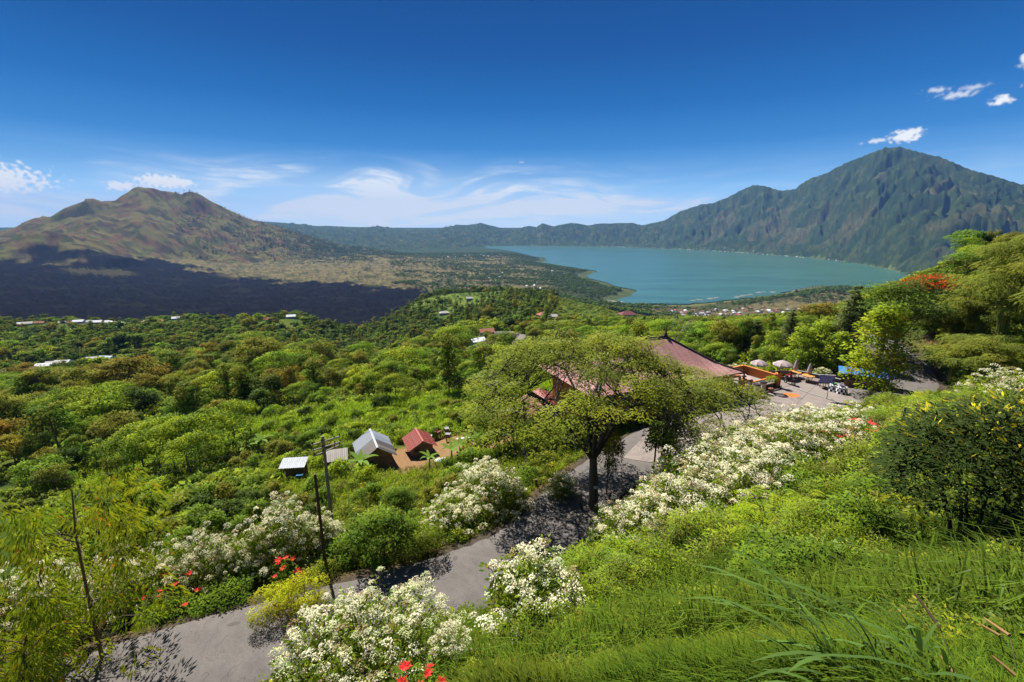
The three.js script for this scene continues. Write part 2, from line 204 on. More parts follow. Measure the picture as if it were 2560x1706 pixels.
// ------------------------------------------------------------------ terrain: mesh
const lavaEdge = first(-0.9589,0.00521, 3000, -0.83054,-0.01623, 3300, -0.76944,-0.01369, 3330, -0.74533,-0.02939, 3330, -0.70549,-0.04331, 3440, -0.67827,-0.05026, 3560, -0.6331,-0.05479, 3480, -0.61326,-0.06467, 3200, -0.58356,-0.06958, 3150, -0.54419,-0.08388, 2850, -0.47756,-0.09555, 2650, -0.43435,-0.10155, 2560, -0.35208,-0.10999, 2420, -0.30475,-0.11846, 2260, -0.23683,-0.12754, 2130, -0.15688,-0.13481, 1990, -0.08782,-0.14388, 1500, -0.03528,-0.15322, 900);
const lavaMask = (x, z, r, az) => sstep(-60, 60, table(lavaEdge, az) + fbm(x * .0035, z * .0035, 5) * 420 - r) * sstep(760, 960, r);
const terraceZones = [[-72.504,-716.085, 75, 45], [-33.713,-769.854, 95, 32], [-61.646,-631.818, 50, 30], [-147.11,-693.989, 40, 26]];
const inTerrace = (x, z) => terraceZones.some(([a, b, w, d]) => ((x - a) / w) ** 2 + ((z - b) / d) ** 2 < 1);
function groundColor(x, z, h, kind, r, az, ny) {
  const n1 = fbm(x * .02, z * .02, 3), n2 = fbm(x * .006 + 40, z * .006, 4, N2b), n3 = fbm(x * .11, z * .11, 2);
  if (kind === RIM) {
    const R = table(rimR, az), B = table(rimB, az), s = clamp((r - B) / (R - B)), al = az * R;
    let c = mix3([.052, .100, .034], [.125, .165, .045], sstep(-.1, .35, n2 + n1 * .6 + fbm(x * .05, z * .05, 2) * .5));
    const dry = sstep(.12, .34, fbm(al / 420 + 3, r / 700, 4) + fbm(al / 120, r / 260, 2) * .3 - .10 + (Math.abs(az - .60) < .2 ? .10 : -.12)) * sstep(.12, .3, s) * (1 - sstep(.72, .9, s));
    c = mix3(c, [.32, .25, .11], dry * .42);
    c = mix3(c, [.030, .060, .024], sstep(.15, -.2, fbm(x * .03, z * .03, 2)) * .5);
    if (s < .06) c = mix3([.10, .13, .04], c, sstep(.02, .06, s));
    return c;
  }
  if (r > 1150) {
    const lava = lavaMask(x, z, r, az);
    let c;
    if (kind === VOLC) {
      const s = clamp((h + 160) / 480), al = az * 4800;
      c = mix3([.31, .275, .085], [.28, .175, .080], sstep(-.2, .3, n2 + fbm(x / 300, z / 420, 3) * .8));
      c = mix3(c, [.11, .145, .038], sstep(.05, .32, fbm(x / 130, z / 150, 4)) * .8);
      c = mix3(c, [.060, .050, .046], sstep(.10, .35, fbm(x / 260 + 7, z / 200, 4)) * .7);
      if (az > -.46) c = mix3(c, [.035, .062, .024], sstep(-.50, -.36, az) * sstep(-.2, .15, n1 + n2 + .25));
    } else {
      c = mix3([.33, .28, .10], [.22, .175, .085], sstep(-.25, .3, n1)); if (r > 4300) c = mix3(c, [.045, .085, .028], sstep(4300, 4900, r + n2 * 500));
      c = mix3(c, [.042, .036, .034], sstep(.02, .3, ridged(x * .011, z * .016, 3) - .52) * .75);
      c = mix3(c, [.075, .095, .032], sstep(.0, .4, n2) * .7);
    }
    if (lava > 0) {
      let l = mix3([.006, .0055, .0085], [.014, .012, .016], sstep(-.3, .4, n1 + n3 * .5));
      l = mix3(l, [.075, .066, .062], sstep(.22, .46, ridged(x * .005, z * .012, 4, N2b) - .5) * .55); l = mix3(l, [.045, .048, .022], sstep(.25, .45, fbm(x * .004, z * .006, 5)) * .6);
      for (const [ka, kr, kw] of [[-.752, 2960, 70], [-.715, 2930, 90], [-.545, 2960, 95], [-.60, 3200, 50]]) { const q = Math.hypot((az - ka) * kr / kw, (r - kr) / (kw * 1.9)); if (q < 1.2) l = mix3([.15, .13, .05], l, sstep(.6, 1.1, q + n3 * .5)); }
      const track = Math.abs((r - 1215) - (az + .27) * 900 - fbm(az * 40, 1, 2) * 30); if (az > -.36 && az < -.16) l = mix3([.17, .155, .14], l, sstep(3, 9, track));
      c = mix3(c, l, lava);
    }
    const d = az > -.2 ? shoreDistance(x, z) : -1e9;
    if (d > -200 && az > .28) c = mix3(c, [.13, .14, .045], sstep(-200, -60, d) * .8);
    if (d > -300 && az <= .28) c = mix3(c, [.050, .085, .028], sstep(-300, -120, d) * .85);
    return c;
  }
  if (inTerrace(x, z)) { const row = Math.sin(h * 2.2 + n1 * 2); return mix3([.15, .20, .03], [.055, .10, .018], row > 0 ? 1 : 0); }
  let c = mix3([.060, .105, .014], [.115, .145, .022], sstep(-.3, .35, n1 + n3 * .5));
  c = mix3(c, [.17, .105, .05], sstep(.28, .5, n2 + n3 * .6) * .8);
  if (r < 130) {
    const [d] = roadNear(x, z), e = polyDistance(plaza, x, z), q = Math.min(d, e);
    c = mix3([.105, .085, .066], c, sstep(.2, 1.5, q + n3 * 1.2));
    const yard = Math.min(Math.hypot((x + 13.4) / 3.8, (z + 52) / 5.5), Math.hypot((x + 5) / 9, (z + 57) / 5.5), Math.hypot((x - 2.5) / 5, (z + 45) / 3.2) + .3);
    c = mix3([.36, .215, .105], c, sstep(.75, 1.15, yard + n3 * .35));
  }
  return c;
}
const terrain = (() => {
  const azs = [], rs = [];
  const V = 54 * RAD;
  for (let i = 0; i <= 940; i++) azs.push(-V + (2 * V * i) / 940);
  for (let i = 1; i < 64; i++) azs.push(V + ((2 * Math.PI - 2 * V) * i) / 64);
  let r = 0.8; while (r < 13000) { rs.push(r); r *= 1 + (r < 5 ? .06 : r < 80 ? .024 : r < 1200 ? .026 : r < 3400 ? .0125 : r < 9000 ? .0078 : .03); }
  const nA = azs.length, nR = rs.length, pos = new Float32Array(nA * nR * 3), kind = new Uint8Array(nA * nR);
  for (let j = 0; j < nR; j++) for (let i = 0; i < nA; i++) {
    const x = Math.sin(azs[i]) * rs[j], z = -Math.cos(azs[i]) * rs[j], [h, k] = ground(x, z), o = j * nA + i;
    pos[o * 3] = x; pos[o * 3 + 1] = h; pos[o * 3 + 2] = z; kind[o] = k;
  }
  const idx = [], cls = [];
  for (let j = 0; j < nR - 1; j++) for (let i = 0; i < nA; i++) {
    const a = j * nA + i, b = j * nA + (i + 1) % nA, c = a + nA, d = b + nA, az = azs[i], far = Math.abs(az) > V;
    idx.push(a, c, b, b, c, d);
    const k = kind[a], R = rs[j];
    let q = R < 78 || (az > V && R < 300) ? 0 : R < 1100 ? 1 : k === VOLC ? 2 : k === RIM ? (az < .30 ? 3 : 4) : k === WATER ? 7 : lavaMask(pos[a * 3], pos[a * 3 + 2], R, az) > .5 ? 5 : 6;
    cls.push(q);
  }
  const geo = new THREE.BufferGeometry(); geo.setAttribute('position', new THREE.BufferAttribute(pos, 3)); geo.setIndex(idx); geo.computeVertexNormals();
  const nor = geo.attributes.normal.array, col = new Float32Array(nA * nR * 3);
  for (let o = 0; o < nA * nR; o++) { const c = groundColor(pos[o * 3], pos[o * 3 + 2], pos[o * 3 + 1], kind[o], rs[Math.floor(o / nA)], Math.atan2(pos[o * 3], -pos[o * 3 + 2]), nor[o * 3 + 1]); col.set(c, o * 3); }
  const info = [['hillside', 'steep green hillside falling from the viewpoint to the road', 2.2, .05], ['valley', 'green valley slopes below the road covered with trees', 5, .1], ['volcano', 'brown volcano cone with craters left of the lake', 60, 6], ['caldera_rim', 'long wooded caldera rim along the far side of the lake', 60, 6], ['mountain', 'tall wooded mountain rising right of the lake', 60, 6], ['lava_field', 'black lava field spreading below the volcano', 45, 8], ['lava_plain', 'brown and green plain between the volcano and the lake', 45, 3], ['lake_bed', 'bed of the lake under the turquoise water', 40, 0]];
  info.forEach(([name, label, tile, bump], q) => {
    const map = new Int32Array(nA * nR).fill(-1), P = [], Nn = [], Cc = [], U = [], I = [];
    for (let t = 0; t < cls.length; t++) if (cls[t] === q) for (let k = 0; k < 6; k++) {
      const v = idx[t * 6 + k];
      if (map[v] < 0) { map[v] = P.length / 3; P.push(pos[v * 3], pos[v * 3 + 1], pos[v * 3 + 2]); Nn.push(nor[v * 3], nor[v * 3 + 1], nor[v * 3 + 2]); Cc.push(col[v * 3], col[v * 3 + 1], col[v * 3 + 2]); U.push(pos[v * 3] / tile, pos[v * 3 + 2] / tile); }
      I.push(map[v]);
    }
    if (!I.length) return;
    const g = new THREE.BufferGeometry();
    g.setAttribute('position', new THREE.Float32BufferAttribute(P, 3)); g.setAttribute('normal', new THREE.Float32BufferAttribute(Nn, 3)); g.setAttribute('color', new THREE.Float32BufferAttribute(Cc, 3)); g.setAttribute('uv', new THREE.Float32BufferAttribute(U, 2)); g.setIndex(I);
    const m = new THREE.Mesh(g, new THREE.MeshPhysicalMaterial({ vertexColors: true, roughness: 1, map: noiseTex.soil, bumpMap: bump ? noiseTex.fine : null, bumpScale: bump, specularIntensity: .12 }));
    m.name = name; m.userData = { label, category: name.replace('_', ' '), kind: 'structure' }; m.castShadow = m.receiveShadow = true; scene.add(m);
  });
  return { azs, rs };
})();
function placed(o, label, category, group, kind) { o.userData = { label, category }; if (group) o.userData.group = group; if (kind) o.userData.kind = kind; scene.add(o); return o; }
const shadowed = (o) => { o.traverse((m) => { if (m.isMesh) m.castShadow = m.receiveShadow = true; }); return o; };

scene.fog = new THREE.FogExp2(new THREE.Color().setRGB(.22, .46, 1.0), 4.4e-5);

{ // the lake: milky turquoise water with wind ripples
  const g = new THREE.BufferGeometry(), P = [], U = [], I = [];
  const ring = shore.map(([x, z]) => [x, z]), pts = ring.map(([x, z]) => new THREE.Vector2(x, -z));
  const grown = []; for (let i = 0; i < pts.length; i++) { const a = pts[(i + pts.length - 1) % pts.length], b = pts[(i + 1) % pts.length], t = b.clone().sub(a).normalize(); grown.push(pts[i].clone().add(new THREE.Vector2(-t.y, t.x).multiplyScalar(i < 106 ? 60 : 900))); }
  const tri = THREE.ShapeUtils.triangulateShape(grown, []);
  for (const p of grown) { P.push(p.x, LAKE, -p.y); U.push(p.x / 120, p.y / 120); }
  for (const t of tri) I.push(...t);
  g.setAttribute('position', new THREE.Float32BufferAttribute(P, 3)); g.setAttribute('uv', new THREE.Float32BufferAttribute(U, 2)); g.setIndex(I); g.computeVertexNormals();
  const S = 1024, d = new Uint8Array(S * S * 4);
  const broad = noiseTex.make(1024, (u, v) => .86 + .30 * noiseTex.tile(u, v * 1, 5, 5, 3));
  broad.repeat.set(.035, .11);
  const m = new THREE.Mesh(g, std({ color: lin(.056, .165, .118), map: broad, roughness: .22, bumpMap: noiseTex.fine, bumpScale: .35 }));
  m.name = 'lake'; m.receiveShadow = true; placed(m, 'turquoise crater lake between the lava plain and the mountain', 'lake', null, 'structure');
}

// road ribbon with worn asphalt
const asphalt = (() => {
  const S = 1024, c = document.createElement('canvas'); c.width = c.height = S; const g = c.getContext('2d'), R = rng(5), im = g.createImageData(S, S);
  for (let y = 0; y < S; y++) for (let x = 0; x < S; x++) { const u = x / S, v = y / S, n = noiseTex.tile(u, v, 5, 3) * .07 + noiseTex.tile(u, v, 60, 3, 3) * .10 + (R() - .5) * .10, k = clamp(.80 + n) * 255, o = (y * S + x) * 4; im.data[o] = k; im.data[o + 1] = k * .965; im.data[o + 2] = k * .955; im.data[o + 3] = 255; }
  g.putImageData(im, 0, 0);
  for (let i = 0; i < 46; i++) { let x = R() * S, y = R() * S, a = R() * 7; g.strokeStyle = `rgba(38,34,34,${.35 + R() * .4})`; g.lineWidth = 1 + R() * 1.6; g.beginPath(); g.moveTo(x, y); for (let k = 0; k < 14; k++) { a += (R() - .5) * 1.5; x += Math.cos(a) * 11; y += Math.sin(a) * 11; g.lineTo(x, y); } g.stroke(); }
  for (let i = 0; i < 9; i++) { g.fillStyle = `rgba(${R() < .5 ? '60,56,55' : '190,182,176'},.20)`; g.beginPath(); g.ellipse(R() * S, R() * S, 30 + R() * 80, 16 + R() * 40, R() * 3, 0, 7); g.fill(); }
  const t = new THREE.CanvasTexture(c); t.colorSpace = THREE.SRGBColorSpace; t.wrapS = t.wrapT = THREE.RepeatWrapping; t.magFilter = THREE.LinearFilter; return t;
})();
function ribbon(samples, lift, uvLen = 5, skirt = .25) {
  const P = [], U = [], I = []; let along = 0;
  samples.forEach((s, i) => {
    const a = samples[Math.max(0, i - 1)], b = samples[Math.min(samples.length - 1, i + 1)], dx = b[0] - a[0], dz = b[1] - a[1], L = Math.hypot(dx, dz), nx = -dz / L, nz = dx / L;
    if (i) along += Math.hypot(s[0] - samples[i - 1][0], s[1] - samples[i - 1][1]);
    const cols = [-1, -.5, 0, .5, 1], jag = (k) => (Math.abs(k) === 1 ? fbm(s[0] * .9 + k * 30, s[1] * .9, 3) * .28 : 0);
    P.push(s[0] - nx * (s[3] + .1), s[2] + lift - skirt, s[1] - nz * (s[3] + .1)); U.push(-s[3] / uvLen, along / uvLen);
    for (const k of cols) { const w = k * (s[3] + jag(k)); P.push(s[0] + nx * w, s[2] + lift + (1 - k * k) * .04, s[1] + nz * w); U.push(w / uvLen, along / uvLen); }
    P.push(s[0] + nx * (s[3] + .1), s[2] + lift - skirt, s[1] + nz * (s[3] + .1)); U.push(s[3] / uvLen, along / uvLen);
  });
  for (let i = 0; i < samples.length - 1; i++) for (let k = 0; k < 6; k++) { const a = i * 7 + k, b = a + 7; I.push(a, a + 1, b, b, a + 1, b + 1); }
  const g = new THREE.BufferGeometry(); g.setAttribute('position', new THREE.Float32BufferAttribute(P, 3)); g.setAttribute('uv', new THREE.Float32BufferAttribute(U, 2)); g.setIndex(I); g.computeVertexNormals(); return g;
}
{
  const m = new THREE.Mesh(ribbon(roadSamples, .03), std({ color: lin(.225, .217, .205), map: asphalt, bumpMap: noiseTex.fine, bumpScale: .003, roughness: .95 }));
  m.name = 'road'; m.receiveShadow = true; placed(m, 'narrow grey asphalt road curving from the lower left past the restaurant', 'road', null, 'structure');
  const sh = new THREE.Shape(plaza.map(([x, z]) => new THREE.Vector2(x, -z)));
  const pg = new THREE.ShapeGeometry(sh); pg.rotateX(-Math.PI / 2); const p = pg.attributes.position, uv = []; for (let i = 0; i < p.count; i++) uv.push(p.getX(i) / 9, p.getZ(i) / 9); pg.setAttribute('uv', new THREE.Float32BufferAttribute(uv, 2)); pg.translate(0, .088, 0);
  const lot = new THREE.Mesh(pg, std({ color: lin(.40, .36, .33), map: asphalt, bumpMap: noiseTex.fine, bumpScale: .003 }));
  lot.name = 'parking_lot'; lot.receiveShadow = true; placed(lot, 'worn concrete forecourt in front of the orange restaurant', 'parking lot', null, 'structure');
  const fs = []; { const c = curveOf(farRoadPts); for (let i = 0; i <= 60; i++) { const q = c.getPoint(i / 60); fs.push([q.x, q.z, height(q.x, q.z) + 1.0, 2.5]); } for (let k = 0; k < 4; k++) for (let i = 1; i < 60; i++) fs[i][2] = (fs[i - 1][2] + fs[i][2] * 2 + fs[i + 1][2]) / 4; }
  const fr = new THREE.Mesh(ribbon(fs, .2, 5, 1.6), std({ color: lin(.27, .25, .235), map: asphalt })); fr.name = 'valley_road'; placed(fr, 'distant bend of pale road beside the brown-roofed house', 'road', null, 'structure');
}

// ------------------------------------------------------------------ plants: building blocks
class Sprig {                                       // collects leaves, petals and stems into one geometry
  constructor() { this.p = []; this.n = []; this.c = []; this.i = []; }
  get count() { return this.i.length / 3; }
  leaf(x, y, z, ax, ay, az, nx, ny, nz, len, wid, col, fold = .12, soft = null) {
    let l = Math.hypot(ax, ay, az) || 1; ax /= l; ay /= l; az /= l;
    let sx = ay * nz - az * ny, sy = az * nx - ax * nz, sz = ax * ny - ay * nx; l = Math.hypot(sx, sy, sz) || 1; sx /= l; sy /= l; sz /= l;
    nx = sy * az - sz * ay; ny = sz * ax - sx * az; nz = sx * ay - sy * ax; if (ny < 0) { nx = -nx; ny = -ny; nz = -nz; }
    const b = this.p.length / 3, h = wid / 2, f = fold * wid, m = .45 * len;
    this.p.push(x, y, z, x + ax * m + sx * h + nx * f, y + ay * m + sy * h + ny * f, z + az * m + sz * h + nz * f, x + ax * len, y + ay * len, z + az * len, x + ax * m - sx * h + nx * f, y + ay * m - sy * h + ny * f, z + az * m - sz * h + nz * f);
    if (soft) { nx = nx * .45 + soft[0]; ny = ny * .45 + soft[1]; nz = nz * .45 + soft[2]; l = Math.hypot(nx, ny, nz) || 1; nx /= l; ny /= l; nz /= l; }
    for (let k = 0; k < 4; k++) { this.n.push(nx, ny, nz); this.c.push(col[0], col[1], col[2]); }
    this.i.push(b, b + 1, b + 2, b, b + 2, b + 3);
  }
  blade(pts, wid, col) {                            // a grass blade along points
    const b = this.p.length / 3, n = pts.length;
    for (let k = 0; k < n; k++) {
      const a = pts[Math.max(0, k - 1)], q = pts[Math.min(n - 1, k + 1)], p = pts[k];
      let dx = q[0] - a[0], dz = q[2] - a[2], dy = q[1] - a[1], l = Math.hypot(dx, dz) || 1, sx = -dz / l, sz = dx / l; const w = wid * (k === n - 1 ? .06 : 1 - .55 * (k / n) ** 2) / 2;
      const L = Math.hypot(dx, dy, dz) || 1; let nx = -dx * dy / L / l, ny = l / L, nz = -dz * dy / L / l;
      this.p.push(p[0] - sx * w, p[1], p[2] - sz * w, p[0] + sx * w, p[1], p[2] + sz * w); for (let j = 0; j < 2; j++) { this.n.push(nx, ny, nz); this.c.push(col[0], col[1], col[2]); }
    }
    for (let k = 0; k < n - 1; k++) { const o = b + k * 2; this.i.push(o, o + 1, o + 2, o + 2, o + 1, o + 3); }
  }
  tube(pts, r0, r1, sides, col) {
    const b = this.p.length / 3, n = pts.length, up = [.31, .2, .93];
    for (let k = 0; k < n; k++) {
      const a = pts[Math.max(0, k - 1)], q = pts[Math.min(n - 1, k + 1)], p = pts[k], d = [q[0] - a[0], q[1] - a[1], q[2] - a[2]], L = Math.hypot(...d) || 1; d[0] /= L; d[1] /= L; d[2] /= L;
      let u = [d[1] * up[2] - d[2] * up[1], d[2] * up[0] - d[0] * up[2], d[0] * up[1] - d[1] * up[0]]; const ul = Math.hypot(...u) || 1; u = u.map((v) => v / ul);
      const w = [d[1] * u[2] - d[2] * u[1], d[2] * u[0] - d[0] * u[2], d[0] * u[1] - d[1] * u[0]], r = lerp(r0, r1, k / (n - 1));
      for (let s = 0; s < sides; s++) { const t = (s / sides) * Math.PI * 2, c = Math.cos(t), e = Math.sin(t), nx = u[0] * c + w[0] * e, ny = u[1] * c + w[1] * e, nz = u[2] * c + w[2] * e; this.p.push(p[0] + nx * r, p[1] + ny * r, p[2] + nz * r); this.n.push(nx, ny, nz); this.c.push(col[0], col[1], col[2]); }
    }
    for (let k = 0; k < n - 1; k++) for (let s = 0; s < sides; s++) { const a = b + k * sides + s, q = b + k * sides + (s + 1) % sides; this.i.push(a, q, a + sides, a + sides, q, q + sides); }
  }
  add(o) { const b = this.p.length / 3; for (const v of o.p) this.p.push(v); for (const v of o.n) this.n.push(v); for (const v of o.c) this.c.push(v); for (const v of o.i) this.i.push(v + b); return this; }
  geometry() { const g = new THREE.BufferGeometry(); g.setAttribute('position', new THREE.Float32BufferAttribute(this.p, 3)); g.setAttribute('normal', new THREE.Float32BufferAttribute(this.n, 3)); g.setAttribute('color', new THREE.Float32BufferAttribute(this.c, 3)); g.setIndex(this.i); return g; }
}
const dirOf = (R, up = 0) => { for (;;) { const x = R() * 2 - 1, y = R() * 2 - 1, z = R() * 2 - 1, l = Math.hypot(x, y, z); if (l > .05 && l < 1 && y / l > up - 1) return [x / l, y / l, z / l]; } };
const vary = (c, R, k = .25) => { const b = 1 + (R() - .5) * 2 * k, y = (R() - .5) * k * .7; return [c[0] * b * (1 + y), c[1] * b, c[2] * b * (1 - y)]; };
const pick = (a, R) => a[Math.floor(R() * a.length) % a.length];
const leafMat = (tint = [1, 1, 1], through = .36) => new THREE.MeshPhysicalMaterial({ vertexColors: true, color: lin(...tint), roughness: 1, transmission: through, thickness: 0, side: THREE.DoubleSide, specularIntensity: .15 });
const barkMat = std({ vertexColors: true, roughness: .95, bumpMap: noiseTex.fine, bumpScale: .01 });
const petalMat = new THREE.MeshPhysicalMaterial({ vertexColors: true, roughness: 1, transmission: .25, thickness: 0, side: THREE.DoubleSide, specularIntensity: .2 });
const LEAF = leafMat();
const BARK = [.13, .105, .08], DARKBARK = [.06, .05, .042], PALEBARK = [.25, .23, .19];

// crown of clumps; each clump is a cloud of leaves on its own little dome
function clumpCrown(R, o) {
  const s = new Sprig(), limbs = new Sprig(), { top, base, rad, clumps, leaves, size, slim = .5, cols, shape = 'round', bark = BARK, trunkR = .2 } = o, mid = (top + base) / 2;
  limbs.tube([[0, -.4, 0], [(R() - .5) * .3, base * .55, (R() - .5) * .3], [0, base, 0], [(R() - .5) * .5, mid, (R() - .5) * .5], [0, lerp(mid, top, .6), 0]], trunkR * 1.15, trunkR * .25, 6, bark);
  for (let k = 0; k < clumps; k++) {
    let cx, cy, cz, cr;
    const a = (k * 2.39996 + R() * .7), t = (k + .5) / clumps;
    if (shape === 'flat') { const q = Math.sqrt(t) * rad; cx = Math.cos(a) * q; cz = Math.sin(a) * q; cy = lerp(top, base, Math.pow(q / rad, 2) * .7) - R() * (top - base) * .25 - .3; cr = rad * (.20 + R() * .14); }
    else if (shape === 'cone') { const v = 1 - Math.sqrt(1 - t), q = rad * (1 - v) * (.45 + .5 * R()); cx = Math.cos(a) * q; cz = Math.sin(a) * q; cy = lerp(base, top - .3, v); cr = rad * (.34 - .29 * v); }
    else if (shape === 'tall') { const v = t, q = rad * (.25 + .75 * Math.sin(Math.PI * clamp(v * .8 + .18))) * (.3 + .6 * R()); cx = Math.cos(a) * q; cz = Math.sin(a) * q; cy = lerp(base, top, v); cr = rad * (.30 + .15 * R()); }
    else { const d = dirOf(R, .55), q = .55 + .38 * R(); cx = d[0] * rad * q; cz = d[2] * rad * q; cy = mid + d[1] * (top - base) / 2 * q; cr = rad * (.24 + .17 * R()); }
    if (k % 2 === 0) limbs.tube([[0, Math.min(cy * .8, lerp(base, mid, R())), 0], [cx * .5, cy - cr * .9, cz * .5], [cx * .9, cy - cr * .3, cz * .9]], trunkR * .4, trunkR * .08, 4, bark);
    const tone = vary(pick(cols, R), R, .16), flat = shape === 'flat' ? .42 : shape === 'cone' ? .7 : .75, n = Math.round(leaves / clumps * (.7 + R() * .6));
    for (let j = 0; j < n; j++) {
      const d = dirOf(R, .45), q = cr * (.42 + .75 * Math.sqrt(R())) * (R() < .08 ? 1.3 : 1), x = cx + d[0] * q, y = cy + d[1] * q * flat, z = cz + d[2] * q, e = dirOf(R);
      const droop = o.droop ?? .35;
      s.leaf(x, y, z, d[0] + e[0] * .9, d[1] * .5 + e[1] * .5 - droop, d[2] + e[2] * .9, d[0] * .6 + e[2] * .7, .7 + d[1] * .5, d[2] * .6 - e[0] * .7, size * (.65 + R() * .7), size * slim * (.7 + R() * .6), vary(tone, R, .22), .12, [d[0] * .5, d[1] * .5 + .16, d[2] * .5]);
    }
  }
  return { crown: s, limbs };
}
// the palette of leaves (base colours, before any light)
const GREEN = { mid: [[.066, .122, .014], [.084, .146, .016], [.055, .105, .014]], lime: [[.125, .195, .014], [.150, .215, .016], [.105, .175, .016]], olive: [[.095, .115, .020], [.115, .130, .022], [.075, .100, .018]], dark: [[.032, .066, .014], [.040, .078, .016], [.028, .055, .012]], rust: [[.115, .098, .020], [.100, .105, .018], [.135, .108, .020]], blue: [[.055, .105, .034], [.070, .120, .040], [.045, .090, .028]], yellow: [[.23, .24, .014], [.20, .22, .014], [.27, .26, .016]] };
for (const k in GREEN) GREEN[k] = GREEN[k].map(([r, g, b]) => [r * 2.12, g * 1.82, b * .95]);
const protos = {};
function proto(key, seed, hi, lo) { const R = rng(seed), a = clumpCrown(R, hi), b = clumpCrown(rng(seed + 1), { ...hi, ...lo }); protos[key] = { crown: a.crown.geometry(), limbs: a.limbs.geometry(), low: b.crown.add(b.limbs).geometry(), h: hi.top }; }
const LOW = { leaves: 520, size: .95, clumps: 12, slim: .62 };
proto('round', 101, { top: 8, base: 2.0, rad: 3.3, clumps: 26, leaves: 2900, size: .46, cols: GREEN.mid }, LOW);
proto('lime', 111, { top: 7.5, base: 1.8, rad: 3.4, clumps: 22, leaves: 2700, size: .46, cols: GREEN.lime }, LOW);
proto('flat', 121, { top: 8.5, base: 5.2, rad: 5.0, clumps: 34, leaves: 4600, size: .38, slim: .5, cols: [...GREEN.mid, ...GREEN.lime, GREEN.lime[0]], shape: 'flat', trunkR: .16 }, { ...LOW, clumps: 18, leaves: 560, size: .8 });
proto('olive', 131, { top: 9, base: 2.4, rad: 3.2, clumps: 26, leaves: 3000, size: .42, cols: GREEN.olive }, LOW);
proto('dark', 141, { top: 8.5, base: 1.4, rad: 3.0, clumps: 26, leaves: 3200, size: .48, cols: GREEN.dark, bark: DARKBARK }, LOW);
proto('rust', 151, { top: 8.6, base: 2, rad: 3.3, clumps: 26, leaves: 3000, size: .44, cols: [...GREEN.rust, GREEN.olive[0]] }, LOW);
proto('tall', 161, { top: 12, base: 2.6, rad: 2.2, clumps: 26, leaves: 3000, size: .42, cols: [...GREEN.mid, GREEN.olive[1]], shape: 'tall', trunkR: .15 }, { ...LOW, size: .75 });
proto('conifer', 171, { top: 13, base: 1.5, rad: 2.3, clumps: 36, leaves: 4200, size: .5, slim: .25, cols: [[.045, .070, .022], [.060, .085, .026]], shape: 'cone', bark: DARKBARK, trunkR: .14 }, { ...LOW, size: .7, slim: .4 });
proto('round2', 181, { top: 9.5, base: 2.6, rad: 2.9, clumps: 19, leaves: 2500, size: .44, cols: [...GREEN.mid, GREEN.blue[0], GREEN.olive[0]] }, LOW);
proto('lime2', 182, { top: 6.5, base: 1.6, rad: 2.7, clumps: 15, leaves: 2100, size: .42, cols: [...GREEN.lime, GREEN.mid[1]] }, LOW);
proto('flat2', 183, { top: 9.5, base: 6.4, rad: 4.2, clumps: 22, leaves: 2900, size: .36, slim: .5, cols: [...GREEN.lime, ...GREEN.mid], shape: 'flat', trunkR: .14 }, { ...LOW, clumps: 14, leaves: 480, size: .8 });
proto('dark2', 184, { top: 7.2, base: 1.0, rad: 2.5, clumps: 18, leaves: 2500, size: .44, cols: [...GREEN.dark, GREEN.mid[2]], bark: DARKBARK }, LOW);
proto('tall2', 185, { top: 11, base: 3.6, rad: 1.8, clumps: 18, leaves: 2100, size: .4, cols: [...GREEN.mid, GREEN.dark[1]], shape: 'tall', trunkR: .13, bark: PALEBARK }, { ...LOW, size: .75 });
const protoBush = (seed, o) => { const { crown, limbs } = clumpCrown(rng(seed), { top: 1.7, base: .35, rad: 1.05, clumps: 14, leaves: 1300, size: .20, trunkR: .05, ...o }); return crown.add(limbs).geometry(); };
const shrubs = { green: protoBush(201, { cols: GREEN.mid }), lime: protoBush(211, { cols: GREEN.lime }), olive: protoBush(221, { cols: GREEN.olive }), dark: protoBush(231, { cols: GREEN.dark }), low: protoBush(241, { cols: [...GREEN.mid, ...GREEN.lime], leaves: 170, size: .5, clumps: 8, top: 1.5, base: .1, rad: 1.2 }) };

function tuft(seed, n, len, wid, cols, lean = .5) { const R = rng(seed), s = new Sprig(); for (let k = 0; k < n; k++) { const a = R() * 6.283, q = R() * .18 * len / .5, L = len * (.55 + R() * .7), b = lean * (.3 + R()), x = Math.cos(a) * q, z = Math.sin(a) * q, a2 = a + (R() - .5) * 1.6, cx = Math.cos(a2), cz = Math.sin(a2); s.blade([[x, -.03, z], [x + cx * L * .18 * b, L * .5, z + cz * L * .18 * b], [x + cx * L * .5 * b, L * (.86 - .1 * b), z + cz * L * .5 * b], [x + cx * L * .95 * b, L * (1 - .38 * b), z + cz * L * .95 * b]], wid * (.7 + R() * .6), vary(pick(cols, R), R, .25)); } return s.geometry(); }

